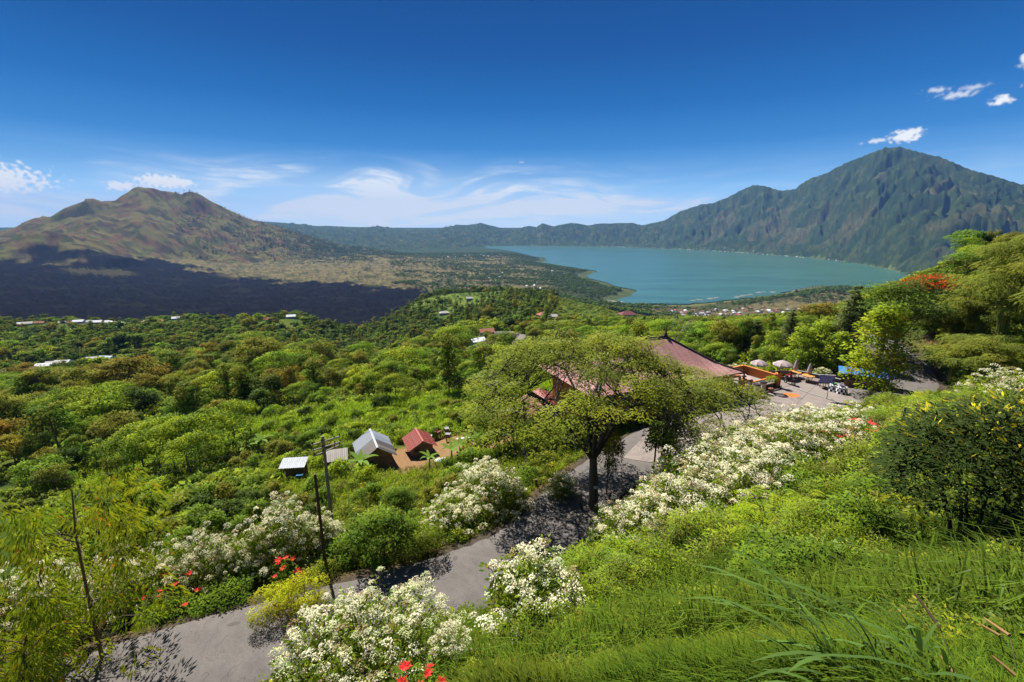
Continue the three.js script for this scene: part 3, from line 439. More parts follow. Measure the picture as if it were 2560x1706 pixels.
const taken = new Map(), nameFor = (n) => { const k = taken.get(n) ?? 0; taken.set(n, k + 1); return k ? n + '_' + String(k).padStart(3, '0') : n; };
function thing(name, x, y, z, label, category, group, turn = 0) { const g = new THREE.Group(); g.name = nameFor(name); g.position.set(x, y, z); g.rotation.y = turn; return placed(g, label, category, group); }
function part(parent, name, geo, mat) { const m = new THREE.Mesh(geo, mat); m.name = name; m.castShadow = m.receiveShadow = true; parent.add(m); return m; }
function single(name, geo, mat, x, y, z, label, category, group, turn = 0, scale = 1) { const m = new THREE.Mesh(geo, mat); m.name = nameFor(name); m.position.set(x, y, z); m.rotation.y = turn; m.scale.setScalar(scale); m.castShadow = m.receiveShadow = true; return placed(m, label, category, group); }
function copies(name, geo, mat, list, label, category) {           // list of [x, y, z, turn, sx, sy, tint]
  const m = new THREE.InstancedMesh(geo, mat, list.length), M = new THREE.Matrix4(), q = new THREE.Quaternion(), up = new THREE.Vector3(0, 1, 0), c = new THREE.Color();
  list.forEach(([x, y, z, t, sx, sy, tint], i) => { M.compose(new THREE.Vector3(x, y, z), q.setFromAxisAngle(up, t), new THREE.Vector3(sx, sy, sx)); m.setMatrixAt(i, M); m.setColorAt(i, c.setRGB(...tint)); });
  m.name = name; m.castShadow = m.receiveShadow = true; return placed(m, label, category, null, 'stuff');
}

// ------------------------------------------------------------------ where buildings stand (kept free of trees): [x, z, clear radius]
const valleyHouses = [ // x, z, width, depth, wall height, roof rise, turn, roof, label
  [-11.935,-227.507, 13, 8, 3, 2.6, .25, 'brown', 'brown hip-roofed house with pink gable beside the valley road bend'],
  [-19.96,-255.516, 8, 6, 2.8, 1.5, .5, 'white', 'small white-roofed house behind the brown hip-roofed house'],
  [-60.683,-322.802, 7, 6, 2.6, 2, 1, 'red', 'small red-roofed house among trees left of the brown-roofed house'],
  [-17.373,-303.434, 9, 6, 2.6, 2, .2, 'red', 'orange-roofed house half hidden beyond the white-roofed house'],
  [-67.965,-189.11, 7, 5, 2.4, .7, .1, 'pale', 'pale flat-roofed shed, left of a pair in the orchard'],
  [-62.522,-191.146, 6, 4.5, 2.4, .7, -.1, 'white', 'white flat-roofed shed, right of a pair in the orchard'],
  [-278.021,-238.145, 14, 7, 3.2, 1.5, -.2, 'white', 'long white-roofed hall at the left edge of the valley'],
  [-277.83,-250.676, 7, 6, 2.6, 1.6, .3, 'red', 'small pink-roofed house right of the long white hall'],
  [-291.489,-272.861, 8, 6, 2.6, 1.4, .1, 'white', 'white-roofed house, lower left of a row of three roofs'],
  [-300.525,-287.789, 8, 6, 2.6, 1.4, .2, 'pale', 'pale-roofed house, middle of a row of three roofs'],
  [-305.114,-297.642, 8, 6, 2.6, 1.4, .1, 'white', 'white-roofed house, upper right of a row of three roofs'],
  [-312.014,-327.303, 10, 6, 2.6, 1.2, .1, 'pale', 'pale shed roof among trees below the ridge'],
  [-307.825,-333.297, 9, 6, 2.6, 1.2, -.1, 'blue', 'light blue roof among trees below the ridge'],
  [-189.405,-289.993, 6, 4.5, 3, 1.2, .5, 'white', 'lone white hut in the middle of the wooded valley'],
  [-88.792,-589.18, 12, 7, 3, 2, .2, 'pale', 'pale-roofed house at the left foot of the terraced hill'],
  [-64.65,-683.93, 9, 6, 3, 2, .2, 'pale', 'small pale hut high on the terraced hill'],
  [31.524,-443.302, 13, 8, 3, 2.6, .4, 'red', 'red-roofed house right of the terraced hill'],
  [38.914,-432.712, 8, 6, 3, 2, .1, 'pale', 'pale house beside the upper valley road'],
  [154.904,-603.098, 22, 12, 4, 4, .1, 'darkred', 'large dark red roof above the fish pens'],
  [-645.709,-589.684, 10, 7, 3, 2, .1, 'white', 'white house at the left end of the ridge village'], [-627.198,-579.237, 11, 7, 3, 2, .3, 'pale'], [-608.538,-606.363, 8, 6, 3, 2, .3, 'pale'], [-590.683,-612.204, 12, 7, 3, 2, .1, 'white'], [-571.379,-606.621, 13, 7, 3, 2, -.2, 'pale'], [-557.023,-612.464, 16, 8, 3, 2, .1, 'white'], [-571.033,-585.27, 15, 8, 3, 2.4, .1, 'red'], [-555.801,-574.328, 11, 7, 3, 2, .2, 'white'], [-517.369,-585.02, 12, 7, 3, 2, .2, 'pale'], [-522.132,-563.545, 11, 7, 3, 2, .1, 'white'], [-494.746,-553.151, 13, 7, 3, 2, .2, 'white'], [-489.282,-600.921, 13, 7, 3, 2, .2, 'pale'], [-470.228,-590.314, 16, 9, 3.5, 2.6, .1, 'red'], [-434.492,-580.228, 8, 6, 3, 2, .2, 'white'], [-291.589,-536.774, 10, 7, 3, 2.4, .2, 'red'], [-254.225,-517.076, 9, 6, 3, 2, .2, 'white'], [-491.769,-574.205, 10, 6, 3, 2, .2, 'pale'], [-610.665,-578.618, 10, 6, 3, 2, .2, 'red']];
const sites = [...valleyHouses.map((h) => [h[0], h[1], h[2] * .75 + 2]), [-17.8, -50.4, 6], [-11.5, -55, 6], [-24, -47, 4], [-20, -49, 4], [3.5, -55, 7], [12, -48, 14], [24, -54, 12], [12.062,-90.595, 5]];
const clear = [[-13.923,-203.504, 26, 16], [-8.748,-213.803, 16, 10], [-66.55,-181.389, 12, 9], [-265.28,-352.289, 40, 10], [-360.42,-407.313, 30, 8]];
const siteFree = (x, z) => { for (const [a, b, w] of sites) { const dx = x - a, dz = z - b; if (dx * dx + dz * dz < w * w) return false; const L = Math.hypot(a, b), t = (x * a + z * b) / L; if (t < L && t > L - (L > 380 ? 70 : Math.max(w * 3.2, 12)) && Math.abs(x * b - z * a) / L < w * .8 + (L > 380 ? 4 : 0)) return false; } return true; };
const inView = (x, z, m = 3) => Math.abs(Math.atan2(x, -z)) < (48.5 + m) * RAD;
const farRoadCurve = curveOf(farRoadPts).getSpacedPoints(40);
const roadFree = (x, z, m = 5) => farRoadCurve.every((p) => (p.x - x) ** 2 + (p.z - z) ** 2 > m * m && !(Math.abs(p.x * (z / p.z) - x) < 4.5 && z > p.z && z < p.z + 48));

// ------------------------------------------------------------------ the wooded valley
{
  const R = rng(77), list = [];
  const step = 6.5;
  for (let gx = -900; gx < 900; gx += step) for (let gz = -1090; gz < -36; gz += step) {
    const far = Math.hypot(gx, gz); if (far > 640 && R() < .35) continue;
    const x = gx + (R() - .5) * step * .95, z = gz + (R() - .5) * step * .95, r = Math.hypot(x, z);
    if (r > 1080 || !inView(x, z) || r < 62) continue;
    if (!siteFree(x, z) || !roadFree(x, z)) continue;
    if (inTerrace(x, z) && R() < .93) continue;
    if (clear.some(([a, b, w, d]) => ((x - a) / w) ** 2 + ((z - b) / d) ** 2 < 1) && R() < .92) continue;
    const az = Math.atan2(x, -z);
    // gardens and tall grass below the road; restaurant hill
    if (x > -62 && x < 14 && r < 96 && z > -96 + x * .1) continue;
    if (x > 8 && r < 74) continue;
    if (r < 130) { const [d] = roadNear(x, z); if (d < 6) continue; }
    if (az > .62 && r < 110) continue;
    if (r > 1000 && lavaMask(x, z, r, az) > .5) continue;
    const n = fbm(x * .011, z * .011, 3), n2 = fbm(x * .03 + 50, z * .03, 2, N2b), q = R();
    if (fbm(x * .02 - 30, z * .02, 3) > .30 && R() < .75) continue;
    let k;
    if (r > 430 && (az > -.42)) k = q < .40 ? 'dark' : q < .62 ? 'round' : q < .80 ? 'tall' : q < .9 ? 'olive' : 'conifer';
    else if (r > 380) k = q < .34 ? 'dark' : q < .62 ? 'round' : q < .8 ? 'olive' : q < .92 ? 'flat' : 'tall';
    else if (az > .1) k = q < .40 ? 'flat' : q < .58 ? 'olive' : q < .74 ? 'round' : q < .86 ? 'tall' : q < .94 ? 'dark' : q < .97 ? 'conifer' : 'rust';
    else if (n > .16) k = q < .55 ? 'flat' : q < .72 ? 'lime' : q < .9 ? 'round' : 'olive';
    else if (n < -.2) k = q < .34 ? 'olive' : q < .62 ? 'round' : q < .82 ? 'dark' : q < .9 ? 'tall' : 'rust';
    else k = q < .26 ? 'lime' : q < .50 ? 'round' : q < .68 ? 'flat' : q < .82 ? 'olive' : q < .92 ? 'dark' : q < .96 ? 'rust' : 'tall';
    if (protos[k + '2'] && R() < .5) k += '2';
    let s = (.48 + R() * R() * .85 + (R() < .12 ? .35 : 0)) * (n2 > .2 ? 1.2 : 1) * (r > 380 ? 1.0 : .98) * (k === 'conifer' ? .8 : 1) * (r < 100 ? .8 : 1); const y = height(x, z), b = .62 + R() * .62, w = (R() - .5) * .36;
    if (az > .10 && r < 1080) { const most = (EYE - y - (az < .66 ? .189 : az < .77 ? .135 : 0) * Math.cos(az) * r) / protos[k].h; if (s > most) s = most * (.85 + R() * .15); if (s < .3) continue; }
    list.push({ k, x, y, z, s, sx: s * (.85 + R() * .4), t: R() * 6.28, r, size: protos[k].h * s / r, tint: [b * (1 + w), b, b * (1 - w * .5)] });
  }
  list.sort((a, b) => b.size - a.size);
  const words = { round: ['broadleaf_tree', 'round mid-green broadleaf tree in the wooded valley below the road'], lime: ['bright_tree', 'bright lime-green bushy tree in the wooded valley below the road'], flat: ['flat_crowned_tree', 'light green flat-crowned tree in the wooded valley below the road'], olive: ['olive_tree', 'dull olive-green tree in the wooded valley below the road'], dark: ['dark_tree', 'dark green dense tree in the wooded valley below the road'], rust: ['rust_leaved_tree', 'tree with rusty orange-brown leaves in the wooded valley'], tall: ['slender_tree', 'slender tall green tree in the wooded valley below the road'], conifer: ['conifer_tree', 'dark conical conifer in the wooded valley below the road'] };
  const mats = [[1, 1, 1], [1.18, 1.1, .95], [.82, .86, .9], [1.05, .92, .9], [.9, 1.05, 1]].map((t) => leafMat(t));
  const used = {}, rest = {}; let single = 0;
  for (const t of list) {
    if (single < 330 && (used[t.k] ?? 0) < 70 && inView(t.x, t.z, -.5)) {
      single++; used[t.k] = (used[t.k] ?? 0) + 1;
      const [nm, lb] = words[t.k.replace('2', '')], g = thing(nm, t.x, t.y - .1, t.z, lb, 'tree', lb.includes('lime') ? 'bright trees in the valley' : nm.replace(/_/g, ' ') + 's in the valley', t.t);
      g.scale.set(t.sx, t.s, t.sx); part(g, 'trunk', protos[t.k].limbs, barkMat); part(g, 'crown', protos[t.k].crown, mats[Math.floor(R() * mats.length)]);
    } else (rest[t.k + (t.r < 330 ? '+' : '')] ??= []).push([t.x, t.y - .1, t.z, t.t, t.sx, t.s, t.tint]);
  }
  for (const k in rest) { const near = k.endsWith('+'), kk = k.replace('+', ''), k1 = kk.replace('2', ''), g = near ? mergeGeometries([protos[kk].crown, protos[kk].limbs]) : protos[kk].low; copies((near ? 'valley_' : 'ridge_') + { round: 'broadleaf', lime: 'bright', flat: 'flat_crowned', olive: 'olive', dark: 'dark', rust: 'rusty', tall: 'slender', conifer: 'conifer' }[k1] + (kk === k1 ? '_woods' : '_thicket'), g, LEAF, rest[k], (near ? 'massed ' : 'distant massed ') + words[k1][1].replace(' tree ', kk === k1 ? ' trees ' : ' smaller trees ').replace(' conifer ', ' conifers '), 'woods'); }
  // undergrowth that fills the gaps
  const low = [];
  for (let i = 0; i < 16000; i++) {
    const r = 45 + Math.pow(R(), 1.4) * 700, az = (R() - .5) * 2 * 51 * RAD, x = Math.sin(az) * r, z = -Math.cos(az) * r;
    if (!siteFree(x, z) || (r > 180 && inTerrace(x, z) && R() < .6) || (r > 200 && r < 360 && !roadFree(x, z, 4))) continue;
    if (r < 130 && (roadNear(x, z)[0] < 3 || polyDistance(plaza, x, z) < 2)) continue;
    if (x > -62 && x < 14 && r < 96 && R() < .86) continue;
    if (clear.some(([a, b, w, d]) => ((x - a) / w) ** 2 + ((z - b) / d) ** 2 < 1) && R() < .8) continue;
    const s = (.5 + R() * .9) * (r > 250 ? 1.5 : 1), b = .6 + R() * .6; low.push([x, height(x, z) - .1, z, R() * 6.28, s, s * (.7 + R() * .6), [b * (1 + R() * .3), b, b]]);
  }
  copies('undergrowth', shrubs.low, LEAF, low, 'low green undergrowth between the valley trees', 'undergrowth');
}
{ // woods on the plain by the lake and on the right flank of the volcano, too far to tell apart
  const R = rng(91), list = [], strip = [];
  for (let i = 0; i < 95000; i++) {
    const r = 1150 * Math.pow(4.6, R()), az = lerp(-.62, .75, R()), x = Math.sin(az) * r, z = -Math.cos(az) * r; if (r > 5600) continue;
    if (az + fbm(x * .003, z * .003, 3) * .25 < -.20 && r < 3600 && R() < .97) continue;
    const lava = lavaMask(x, z, r, az); if (lava > .3) continue;
    const d = az > -.2 ? shoreDistance(x, z) : -1e4; if (d > -6) continue;
    const wood = fbm(x * .0022, z * .0042, 4) + fbm(x * .012, z * .012, 2) * .35 + (az > -.17 && r > 2300 ? .12 : 0) + (r > 4200 && az > -.5 ? .3 : 0) + (d > -220 ? .22 : 0) + (az > -.3 && az < .02 && r > 2700 ? .12 * Math.sin(r / 170) + .08 : 0) - (az < -.35 && r < 4300 ? .3 : 0) + .03;
    if (wood < .06 && R() > .05) continue;
    if (az > .08 && d > -400 && r < 2000 && R() < .55) continue; if (az > .30 && r < 1850 && R() < .8) continue;
    const s = .8 + R() * .7, b = .55 + R() * .5;
    list.push([x, height(x, z) - .3, z, R() * 6.28, s, s * (.8 + R() * .5), [b, b, b]]);
  }
  const far = clumpCrown(rng(301), { top: 9, base: 1.5, rad: 3.4, clumps: 8, leaves: 90, size: 2.0, slim: .7, cols: [...GREEN.dark, ...GREEN.mid], trunkR: .2 });
  copies('plain_woods', far.crown.geometry(), LEAF, list, 'far-off woods scattered over the plain beside the lake', 'woods');
}

// ------------------------------------------------------------------ flowering bushes, hedges and grass near the road
const FLOWER = [.85, .80, .56], GREENWHITE = [.62, .66, .36];
// a many-stemmed bush with leaves towards the stem ends and domed white flower heads on top
function daisyBush(seed, w, h, heads, leaves, cols = [...GREEN.mid, GREEN.olive[0], GREEN.lime[0]], young = .15, leafLen = .17) {
  const R = rng(seed), stems = new Sprig(), fol = new Sprig(), flo = new Sprig(), tips = [];
  for (let k = 0; k < heads; k++) {
    const a = k * 2.39996 + R() * .5, q = Math.sqrt((k + .5) / heads), lob = N2(Math.cos(a) * 1.1 + seed, Math.sin(a) * 1.1), rx = q * w / 2 * (.92 + R() * .2) * (1 + .24 * lob), x = Math.cos(a) * rx, z = Math.sin(a) * rx, y = h * (1 - .55 * q * q * q) * (.76 + R() * .28) * (1 + .2 * N2(Math.cos(a) * q * 1.6 - seed, Math.sin(a) * q * 1.6)) - (R() < .3 ? h * R() * .4 : 0);
    tips.push([x, y, z]);
    if (k % 2 === 0) stems.tube([[x * .18, -.15, z * .18], [x * .45, y * .42, z * .45], [x * .82, y * .78, z * .82], [x, y - .06, z]], .022, .007, 4, [.16, .13, .085]);
  }
  for (const [x, y, z] of tips) {
    if (N2(x * .9 + seed, z * .9) < -.72) continue; const tone = vary(R() < .06 ? [.42, .32, .16] : R() < young ? GREENWHITE : FLOWER, R, .12), cr = .08 + R() * .15, nf = Math.round(26 + cr * 230);
    for (let j = 0; j < nf; j++) { const d = dirOf(R, .85), e = dirOf(R); flo.leaf(x + d[0] * cr * (.6 + R() * .5), y + Math.max(d[1], -.15) * cr * .62, z + d[2] * cr * (.6 + R() * .5), e[0], e[1] * .4, e[2], d[0] * .5 + e[2] * .5, 1, d[2] * .5 - e[0] * .5, .036 + R() * .026, .034 + R() * .02, vary(tone, R, .14), .05); }
  }
  for (let j = 0; j < leaves; j++) {
    const [tx, ty, tz] = tips[Math.floor(R() * tips.length)], t = .42 + .58 * Math.pow(R(), .55), e = dirOf(R), sp = .22, x = tx * (.25 + .75 * t) + e[0] * sp, y = ty * t - .05 + e[1] * sp * .7, z = tz * (.25 + .75 * t) + e[2] * sp;
    fol.leaf(x, y, z, e[0] + tx * .2, -.25 + e[1] * .5, e[2] + tz * .2, e[2] * .6, .8, -e[0] * .6, leafLen * (.6 + R() * .7), leafLen * .42 * (.7 + R() * .6), vary(pick(cols, R), R, .25));
  }
  return { stems: stems.geometry(), foliage: fol.geometry(), flowers: flo.geometry(), w, h };
}
const daisies = [daisyBush(401, 5.8, 3.3, 330, 10500, undefined, .35, .16), daisyBush(402, 2.7, 2.6, 110, 4600, undefined, .12, .15), daisyBush(403, 3.7, 2.7, 200, 5600, undefined, .06, .16), daisyBush(404, 3.1, 2.5, 125, 4800, [...GREEN.lime, ...GREEN.mid], .06, .18), daisyBush(405, 2.3, 2.0, 66, 2800, undefined, .1, .16)];
function daisy(k, x, z, s, label, turn = 0, dy = 0, group) { const g = thing('daisy_bush', x, height(x, z) - .1 + dy, z, label, 'flowering bush', group, turn), d = daisies[k]; g.scale.set(...(Array.isArray(s) ? s : [s, s, s])); part(g, 'stems', d.stems, barkMat); part(g, 'foliage', d.foliage, LEAF); const f = part(g, 'flowers', d.flowers, petalMat); f.userData.kind = 'stuff'; return g; }
daisy(0, -4.335,-10.912, [1, 1.0, .9], 'largest cream-flowered bush at the bottom, in front of the road', .4, .1);
daisy(1, 0.665,-11.335, [1.3, 1.3, 1.2], 'white-flowered bush right of the largest one, in front of the road', 1.2);
daisy(1, -1.765,-10.257, [.55, .75, .55], 'low flowering offshoot between the two foreground bushes', 2.2);
// the hedge along the far verge, from the left edge to the bend
const hedge = [[-25.722,-19.722, 2, 1.15, 'white-flowered hedge bush at the left edge of the picture'], [-23.748,-20.217, 2, 1.05, 'white-flowered hedge bush behind the yellow tree, left of its trunk'], [-21.454,-21.191, 2, 1.0, 'white-flowered hedge bush just right of the yellow tree trunk'], [-19.203,-21.668, 3, 1.05, 'white-flowered hedge bush with red blooms before it, left part of hedge'], [-17.189,-22.12, 2, 1.0, 'white-flowered hedge bush in the middle of the far roadside hedge'], [-15.368,-23.028, 3, 1.05, 'white-flowered hedge bush left of the red poinsettia'], [-13.73,-24.057, 2, 1.2, 'tall white-flowered hedge bush just left of the rusty pole'], [-11.808,-25.038, 4, 1.1, 'white-flowered bush just right of the rusty pole'], [-4.072,-26.992, 3, 1.25, 'white-flowered bush left of the roadside bend, nearer of two'], [-1.3,-28.941, 2, 1.35, 'broad white-flowered bush on the verge left of the big tree'], [-2.207,-31.799, 2, 1.3, 'white-flowered bush behind the broad one left of the big tree'], [3.667,-29.591, 4, .95, 'thin white-flowered bush by the short post near the big tree']];
hedge.forEach(([x, z, k, s, l], i) => daisy(k, x, z, [s * 1.05, s * (i < 8 ? 1.62 : 1.1), s * 1.05], l, i * 1.3));
// on the slope right of the big tree
const slope = [[7.285,-22.639, 4, .9, 'small white-flowered bush right of the big tree trunk'], [9.102,-23.679, 3, .9, 'white-flowered bush below the black pole'], [5.221,-19.213, 3, .75, 'white-flowered bush at the road edge below the big tree'], [11.165,-26.625, 2, .8, 'white-flowered bush below the ivy-covered trunk'], [10.088,-20.948, 2, 1.2, 'white-flowered bush in the middle of the right slope'], [7.723,-18.021, 2, 1.0, 'white-flowered bush in the lower middle of the slope'], [6.193,-17.462, 2, .85, 'white-flowered bush below the road-edge bushes'], [12.018,-19.733, 2, 1.0, 'white-flowered bush below the dense crest bushes'], [13.205,-23.13, 2, 1.12, 'densely white-flowered bush, left of the slope crest'], [15.519,-22.765, 2, 1.2, 'densely white-flowered bush, middle of the slope crest'], [17.986,-23.403, 2, 1.1, 'densely white-flowered bush, right of the slope crest'], [20.175,-29.273, 2, 1.15, 'white-flowered bush under the red poinsettia, towards the forecourt'], [23.538,-29.341, 3, 1.15, 'white-flowered bush behind the red poinsettia'], [10.298,-18.241, 2, .95, 'white-flowered bush just left of the yellow-green feathery tree'], [33.1,-28.451, 2, 1.1, 'white-flowered bush at the right edge of the picture'], [28.371,-33.159, 4, 1.1, 'small white-flowered bush behind the short black post'], [17.373,-28.098, 2, 1.0, 'white-flowered bush at the forecourt edge of the slope'], [6.305,-19.402, 2, .85, 'white-flowered bush above the feathery-leaved shrub'], [8.796,-21.332, 2, .9, 'white-flowered bush left of the single red bloom'], [12.067,-23.408, 2, 1.0, 'white-flowered bush left of the dense crest bushes']];
slope.forEach(([x, z, k, s, l], i) => daisy(k, x, z, [s * 1.2, s * 1.18, s * 1.2], l, i * 1.7));
daisy(2, 0.168,-59.151, 1.1, 'white-flowered bush beside the rusty pink-roofed shed', 1); daisy(2, 33.52,-63.355, [1.7, 1.1, 1.2], 'white-flowered bush behind the terrace wall', 2);
daisy(4, 41.397,-58.005, [1, .8, 1], 'small white-flowered bush by the low wall behind the sign', 2);

// plain bushes: [x, z, kind, width scale, height scale, label]
const bushMats = { green: leafMat([.76, .83, 1]), lime: leafMat([.74, .80, .9]), yellow: leafMat([1.7, 1.45, .8]), grey: leafMat([1.0, 1.0, 1.9]) };
const denser = protoBush(251, { cols: [...GREEN.mid, GREEN.lime[0]], leaves: 3600, size: .14, clumps: 24, top: 2, base: .2, rad: 1.3 }), feathery = protoBush(252, { cols: [...GREEN.olive, ...GREEN.lime], leaves: 4200, size: .12, slim: .3, clumps: 26, top: 2, base: .2, rad: 1.35 });
const bushes = [[2.89,-13.674, denser, 'green', 1.0, 1.0, 'dark leafy bush right of the second foreground flowering bush'], [4.904,-14.686, denser, 'green', 1.0, .75, 'broad green bush in the lower middle of the slope'], [6.642,-15.642, feathery, 'lime', 1.0, .75, 'light green bush left of the yellow-green feathery tree'], [8.485,-16.145, denser, 'lime', .9, .7, 'lime bush above the grey-green bush'], [5.385,-17.505, feathery, 'green', .95, .7, 'green bush below the white-flowered road-edge bushes'], [12.058,-14.659, feathery, 'lime', 1.0, .9, 'light green bush left of the big dark bush'], [13.398,-14.802, denser, 'green', 1.0, .9, 'green bush touching the big dark bush'], [10.854,-15.953, feathery, 'green', 1.0, .75, 'green bush between feathery tree and tall grass tuft'],[-7.566,-23.113, denser, 'green', 1.5, 1.7, 'dark green bush beyond the road, right of the poles'], [-5.539,-23.541, feathery, 'green', 1.1, 1.1, 'low olive bush beyond the road below the flowering bush'], [-9.807,-23.969, denser, 'green', 1.2, 1.2, 'green bush right of the rusty pole foot'], [-10.598,-19.623, feathery, 'yellow', .95, .85, 'golden yellow-green bush at the verge, right of two'], [-11.883,-19.109, feathery, 'yellow', .9, .75, 'golden yellow-green bush at the verge, left of two'], [-15.447,-20.458, denser, 'green', 1.1, .6, 'green bush at the verge left of the golden bushes'], [-17.653,-19.94, denser, 'green', 1.1, .6, 'dark verge bush right of the yellow tree'], [2.452,-14.613, feathery, 'green', .9, .9, 'green bush on the slope below the feathery shrub'], [6.935,-13.847, feathery, 'grey', 1.15, .95, 'grey-green bush in the lower middle of the slope'], [4.413,-11.514, feathery, 'lime', 1.0, .75, 'light green bush in the lower middle grass'], [2.408,-10.175, feathery, 'lime', .85, .65, 'light green low bush near the bottom edge'], [11.944,-19.294, denser, 'lime', 1.2, .95, 'bright green bush below the densely flowered crest'], [12.785,-17.414, denser, 'green', 1.1, .9, 'mid-green bush left of the tall grass tuft'], [15.236,-17.708, feathery, 'grey', 1.1, .9, 'grey-green bush right of the tall grass tuft'], [17.723,-19.71, feathery, 'lime', 1.1, .9, 'light green bush below the short black post'], [12.653,-14.874, feathery, 'yellow', .5, .45, 'small yellow bush in the grass'], [-9.807,-35.164, denser, 'green', 1.1, 1.1, 'orchard-side bush right of the concrete pole'], [1.331,-33.725, denser, 'green', 1.1, .9, 'green bush on the bank left of the road bend'], [5.762,-42.995, denser, 'lime', 1.2, 1, 'bright bush below the rusty pink-roofed shed'], [19.987,-38.269, feathery, 'grey', .9, .8, 'thin grey-green weed at the edge of the forecourt'], [18.31,-37.722, feathery, 'grey', .7, .6, 'low weed at the forecourt edge, left of the thin one']];
for (const [x, z, g, m, sx, sy, l] of bushes) { const o = single('bush', g, bushMats[m], x, height(x, z) - .1, z, l, 'bush', null, x * 3); o.scale.set(sx, sy, sx); }
{ // the right-hand hillside: feathery light green scrub
  const R = rng(55); let n = 0;
  const words = ['beside the right road', 'above the forecourt', 'below the bamboo', 'near the right edge'];
  for (let i = 0; i < 900 && n < 120; i++) {
    const r = 22 + R() * 34, az = lerp(.60, .86, R()), x = Math.sin(az) * r, z = -Math.cos(az) * r, d = Math.min(roadNear(x, z)[0], polyDistance(plaza, x, z)); if (d < 1.6) continue;
    const q = R(), s = .8 + R() * .7, g = q < .6 ? feathery : q < .85 ? denser : shrubs.olive; n++;
    const o = single('hillside_shrub', g, q < .35 ? bushMats.lime : q < .5 ? bushMats.grey : bushMats.green, x, height(x, z) - .15, z, 'light green feathery shrub on the hillside right of the forecourt', 'shrub', 'shrubs on the right hillside', R() * 6.28); o.scale.set(s, s * (.7 + R() * .4), s);
  }
}
{ // small shrubs all over the near slope
  const R = rng(57); let n = 0;
  for (let i = 0; i < 2000 && n < 125; i++) {
    const r = 9 + R() * 9, az = lerp(.02, .74, R()), x = Math.sin(az) * r, z = -Math.cos(az) * r, d = Math.min(roadNear(x, z)[0], polyDistance(plaza, x, z)); if (d < 1.5 || (r < 17 && fbm(x * .2, z * .2, 2) < .05)) continue;
    const q = R(), s = .34 + R() * .5; n++;
    const o = single('slope_shrub', q < .45 ? feathery : q < .8 ? denser : shrubs.green, [bushMats.lime, bushMats.green, bushMats.green, bushMats.grey][n % 4], x, height(x, z) - .1, z, 'small leafy shrub in the grass of the near slope', 'shrub', 'small shrubs on the near slope', R() * 6.28); o.scale.set(s, s * (.8 + R() * .5), s);
  }
}
// purple blooms, poinsettias
function bloomBush(name, x, z, label, category, cols, n, w, h, petal, petals, seed, leafCols = GREEN.mid) {
  const R = rng(seed), g = thing(name, x, height(x, z) - .05, z, label, category), st = new Sprig(), fo = new Sprig();
  const shapes = [0, 1, 2].map(() => { const s = new Sprig(); for (let k = 0; k < petals; k++) { const a = k / petals * 6.283 + R() * .4, up = .15 + R() * .35; s.leaf(0, 0, 0, Math.cos(a), up, Math.sin(a), -Math.cos(a) * up, 1, -Math.sin(a) * up, petal * (.7 + R() * .5), petal * .34, vary(pick(cols, R), R, .2)); } return s.geometry(); });
  for (let k = 0; k < n; k++) {
    const a = k * 2.39996 + R(), q = Math.sqrt((k + .5) / n), bx = Math.cos(a) * q * w / 2, bz = Math.sin(a) * q * w / 2, by = h * (1 - .35 * q * q) * (.75 + R() * .3);
    st.tube([[bx * .2, -.1, bz * .2], [bx * .6, by * .6, bz * .6], [bx, by - .02, bz]], .016, .006, 4, [.14, .12, .07]);
    const f = part(g, 'flower', shapes[k % 3], petalMat); f.position.set(bx, by, bz); f.rotation.set((R() - .5) * .6, R() * 6.28, (R() - .5) * .6); f.scale.setScalar(.8 + R() * .5);
    for (let j = 0; j < 46; j++) { const e = dirOf(R), t = .35 + R() * .62; fo.leaf(bx * t + e[0] * .2, by * t + e[1] * .15, bz * t + e[2] * .2, e[0], e[1] * .5 - .2, e[2], e[2] * .5, 1, -e[0] * .5, .15 + R() * .1, .075, vary(pick(leafCols, R), R, .25)); }
  }
  part(g, 'stems', st.geometry(), barkMat); part(g, 'foliage', fo.geometry(), LEAF); return g;
}
const RED = [[.72, .035, .03], [.66, .05, .035], [.78, .09, .05]], PINK = [[.55, .36, .58], [.62, .45, .62]], ORANGE = [[.80, .33, .02], [.78, .42, .02]];
bloomBush('poinsettia', -2.188,-8.132, 'red poinsettia below the largest foreground bush', 'poinsettia', RED, 9, 1.5, 1.45, .15, 15, 601);
bloomBush('poinsettia', 18.827,-22.634, 'coral red poinsettia beside the short black post', 'poinsettia', [[.78, .12, .08], [.74, .10, .06]], 26, 4.2, 3.0, .26, 11, 602);
bloomBush('poinsettia', -12.369,-21.191, 'red poinsettia in front of the hedge left of the rusty pole', 'poinsettia', RED, 7, 1.5, 2.0, .2, 11, 603);
bloomBush('poinsettia', -17.863,-20.343, 'red poinsettia in the hedge right of the yellow tree', 'poinsettia', RED, 9, 3.0, 2.7, .22, 11, 604);
bloomBush('poinsettia', 7.093,-17.036, 'single dark red bloom in the middle of the slope', 'poinsettia', RED, 1, .3, 1.5, .2, 11, 605);
bloomBush('mauve_bush', 31.944,-35.241, 'pale mauve flowering bush between the forecourt and the hillside', 'flowering bush', PINK, 22, 4.5, 2.0, .17, 12, 606);
bloomBush('mauve_bush', 29.422,-29.676, 'mauve flowering bush on the hillside, right of two', 'flowering bush', PINK, 18, 3.0, 1.8, .17, 12, 607);
bloomBush('mauve_bush', 31.524,-28.2, 'mauve flowering bush near the right edge', 'flowering bush', PINK, 16, 3.0, 1.8, .17, 12, 608);
bloomBush('marigold_bush', 10.07,-21.768, 'orange-flowered bush among the white ones on the slope', 'flowering bush', ORANGE, 26, 3.6, 2.2, .10, 10, 609, GREEN.lime);
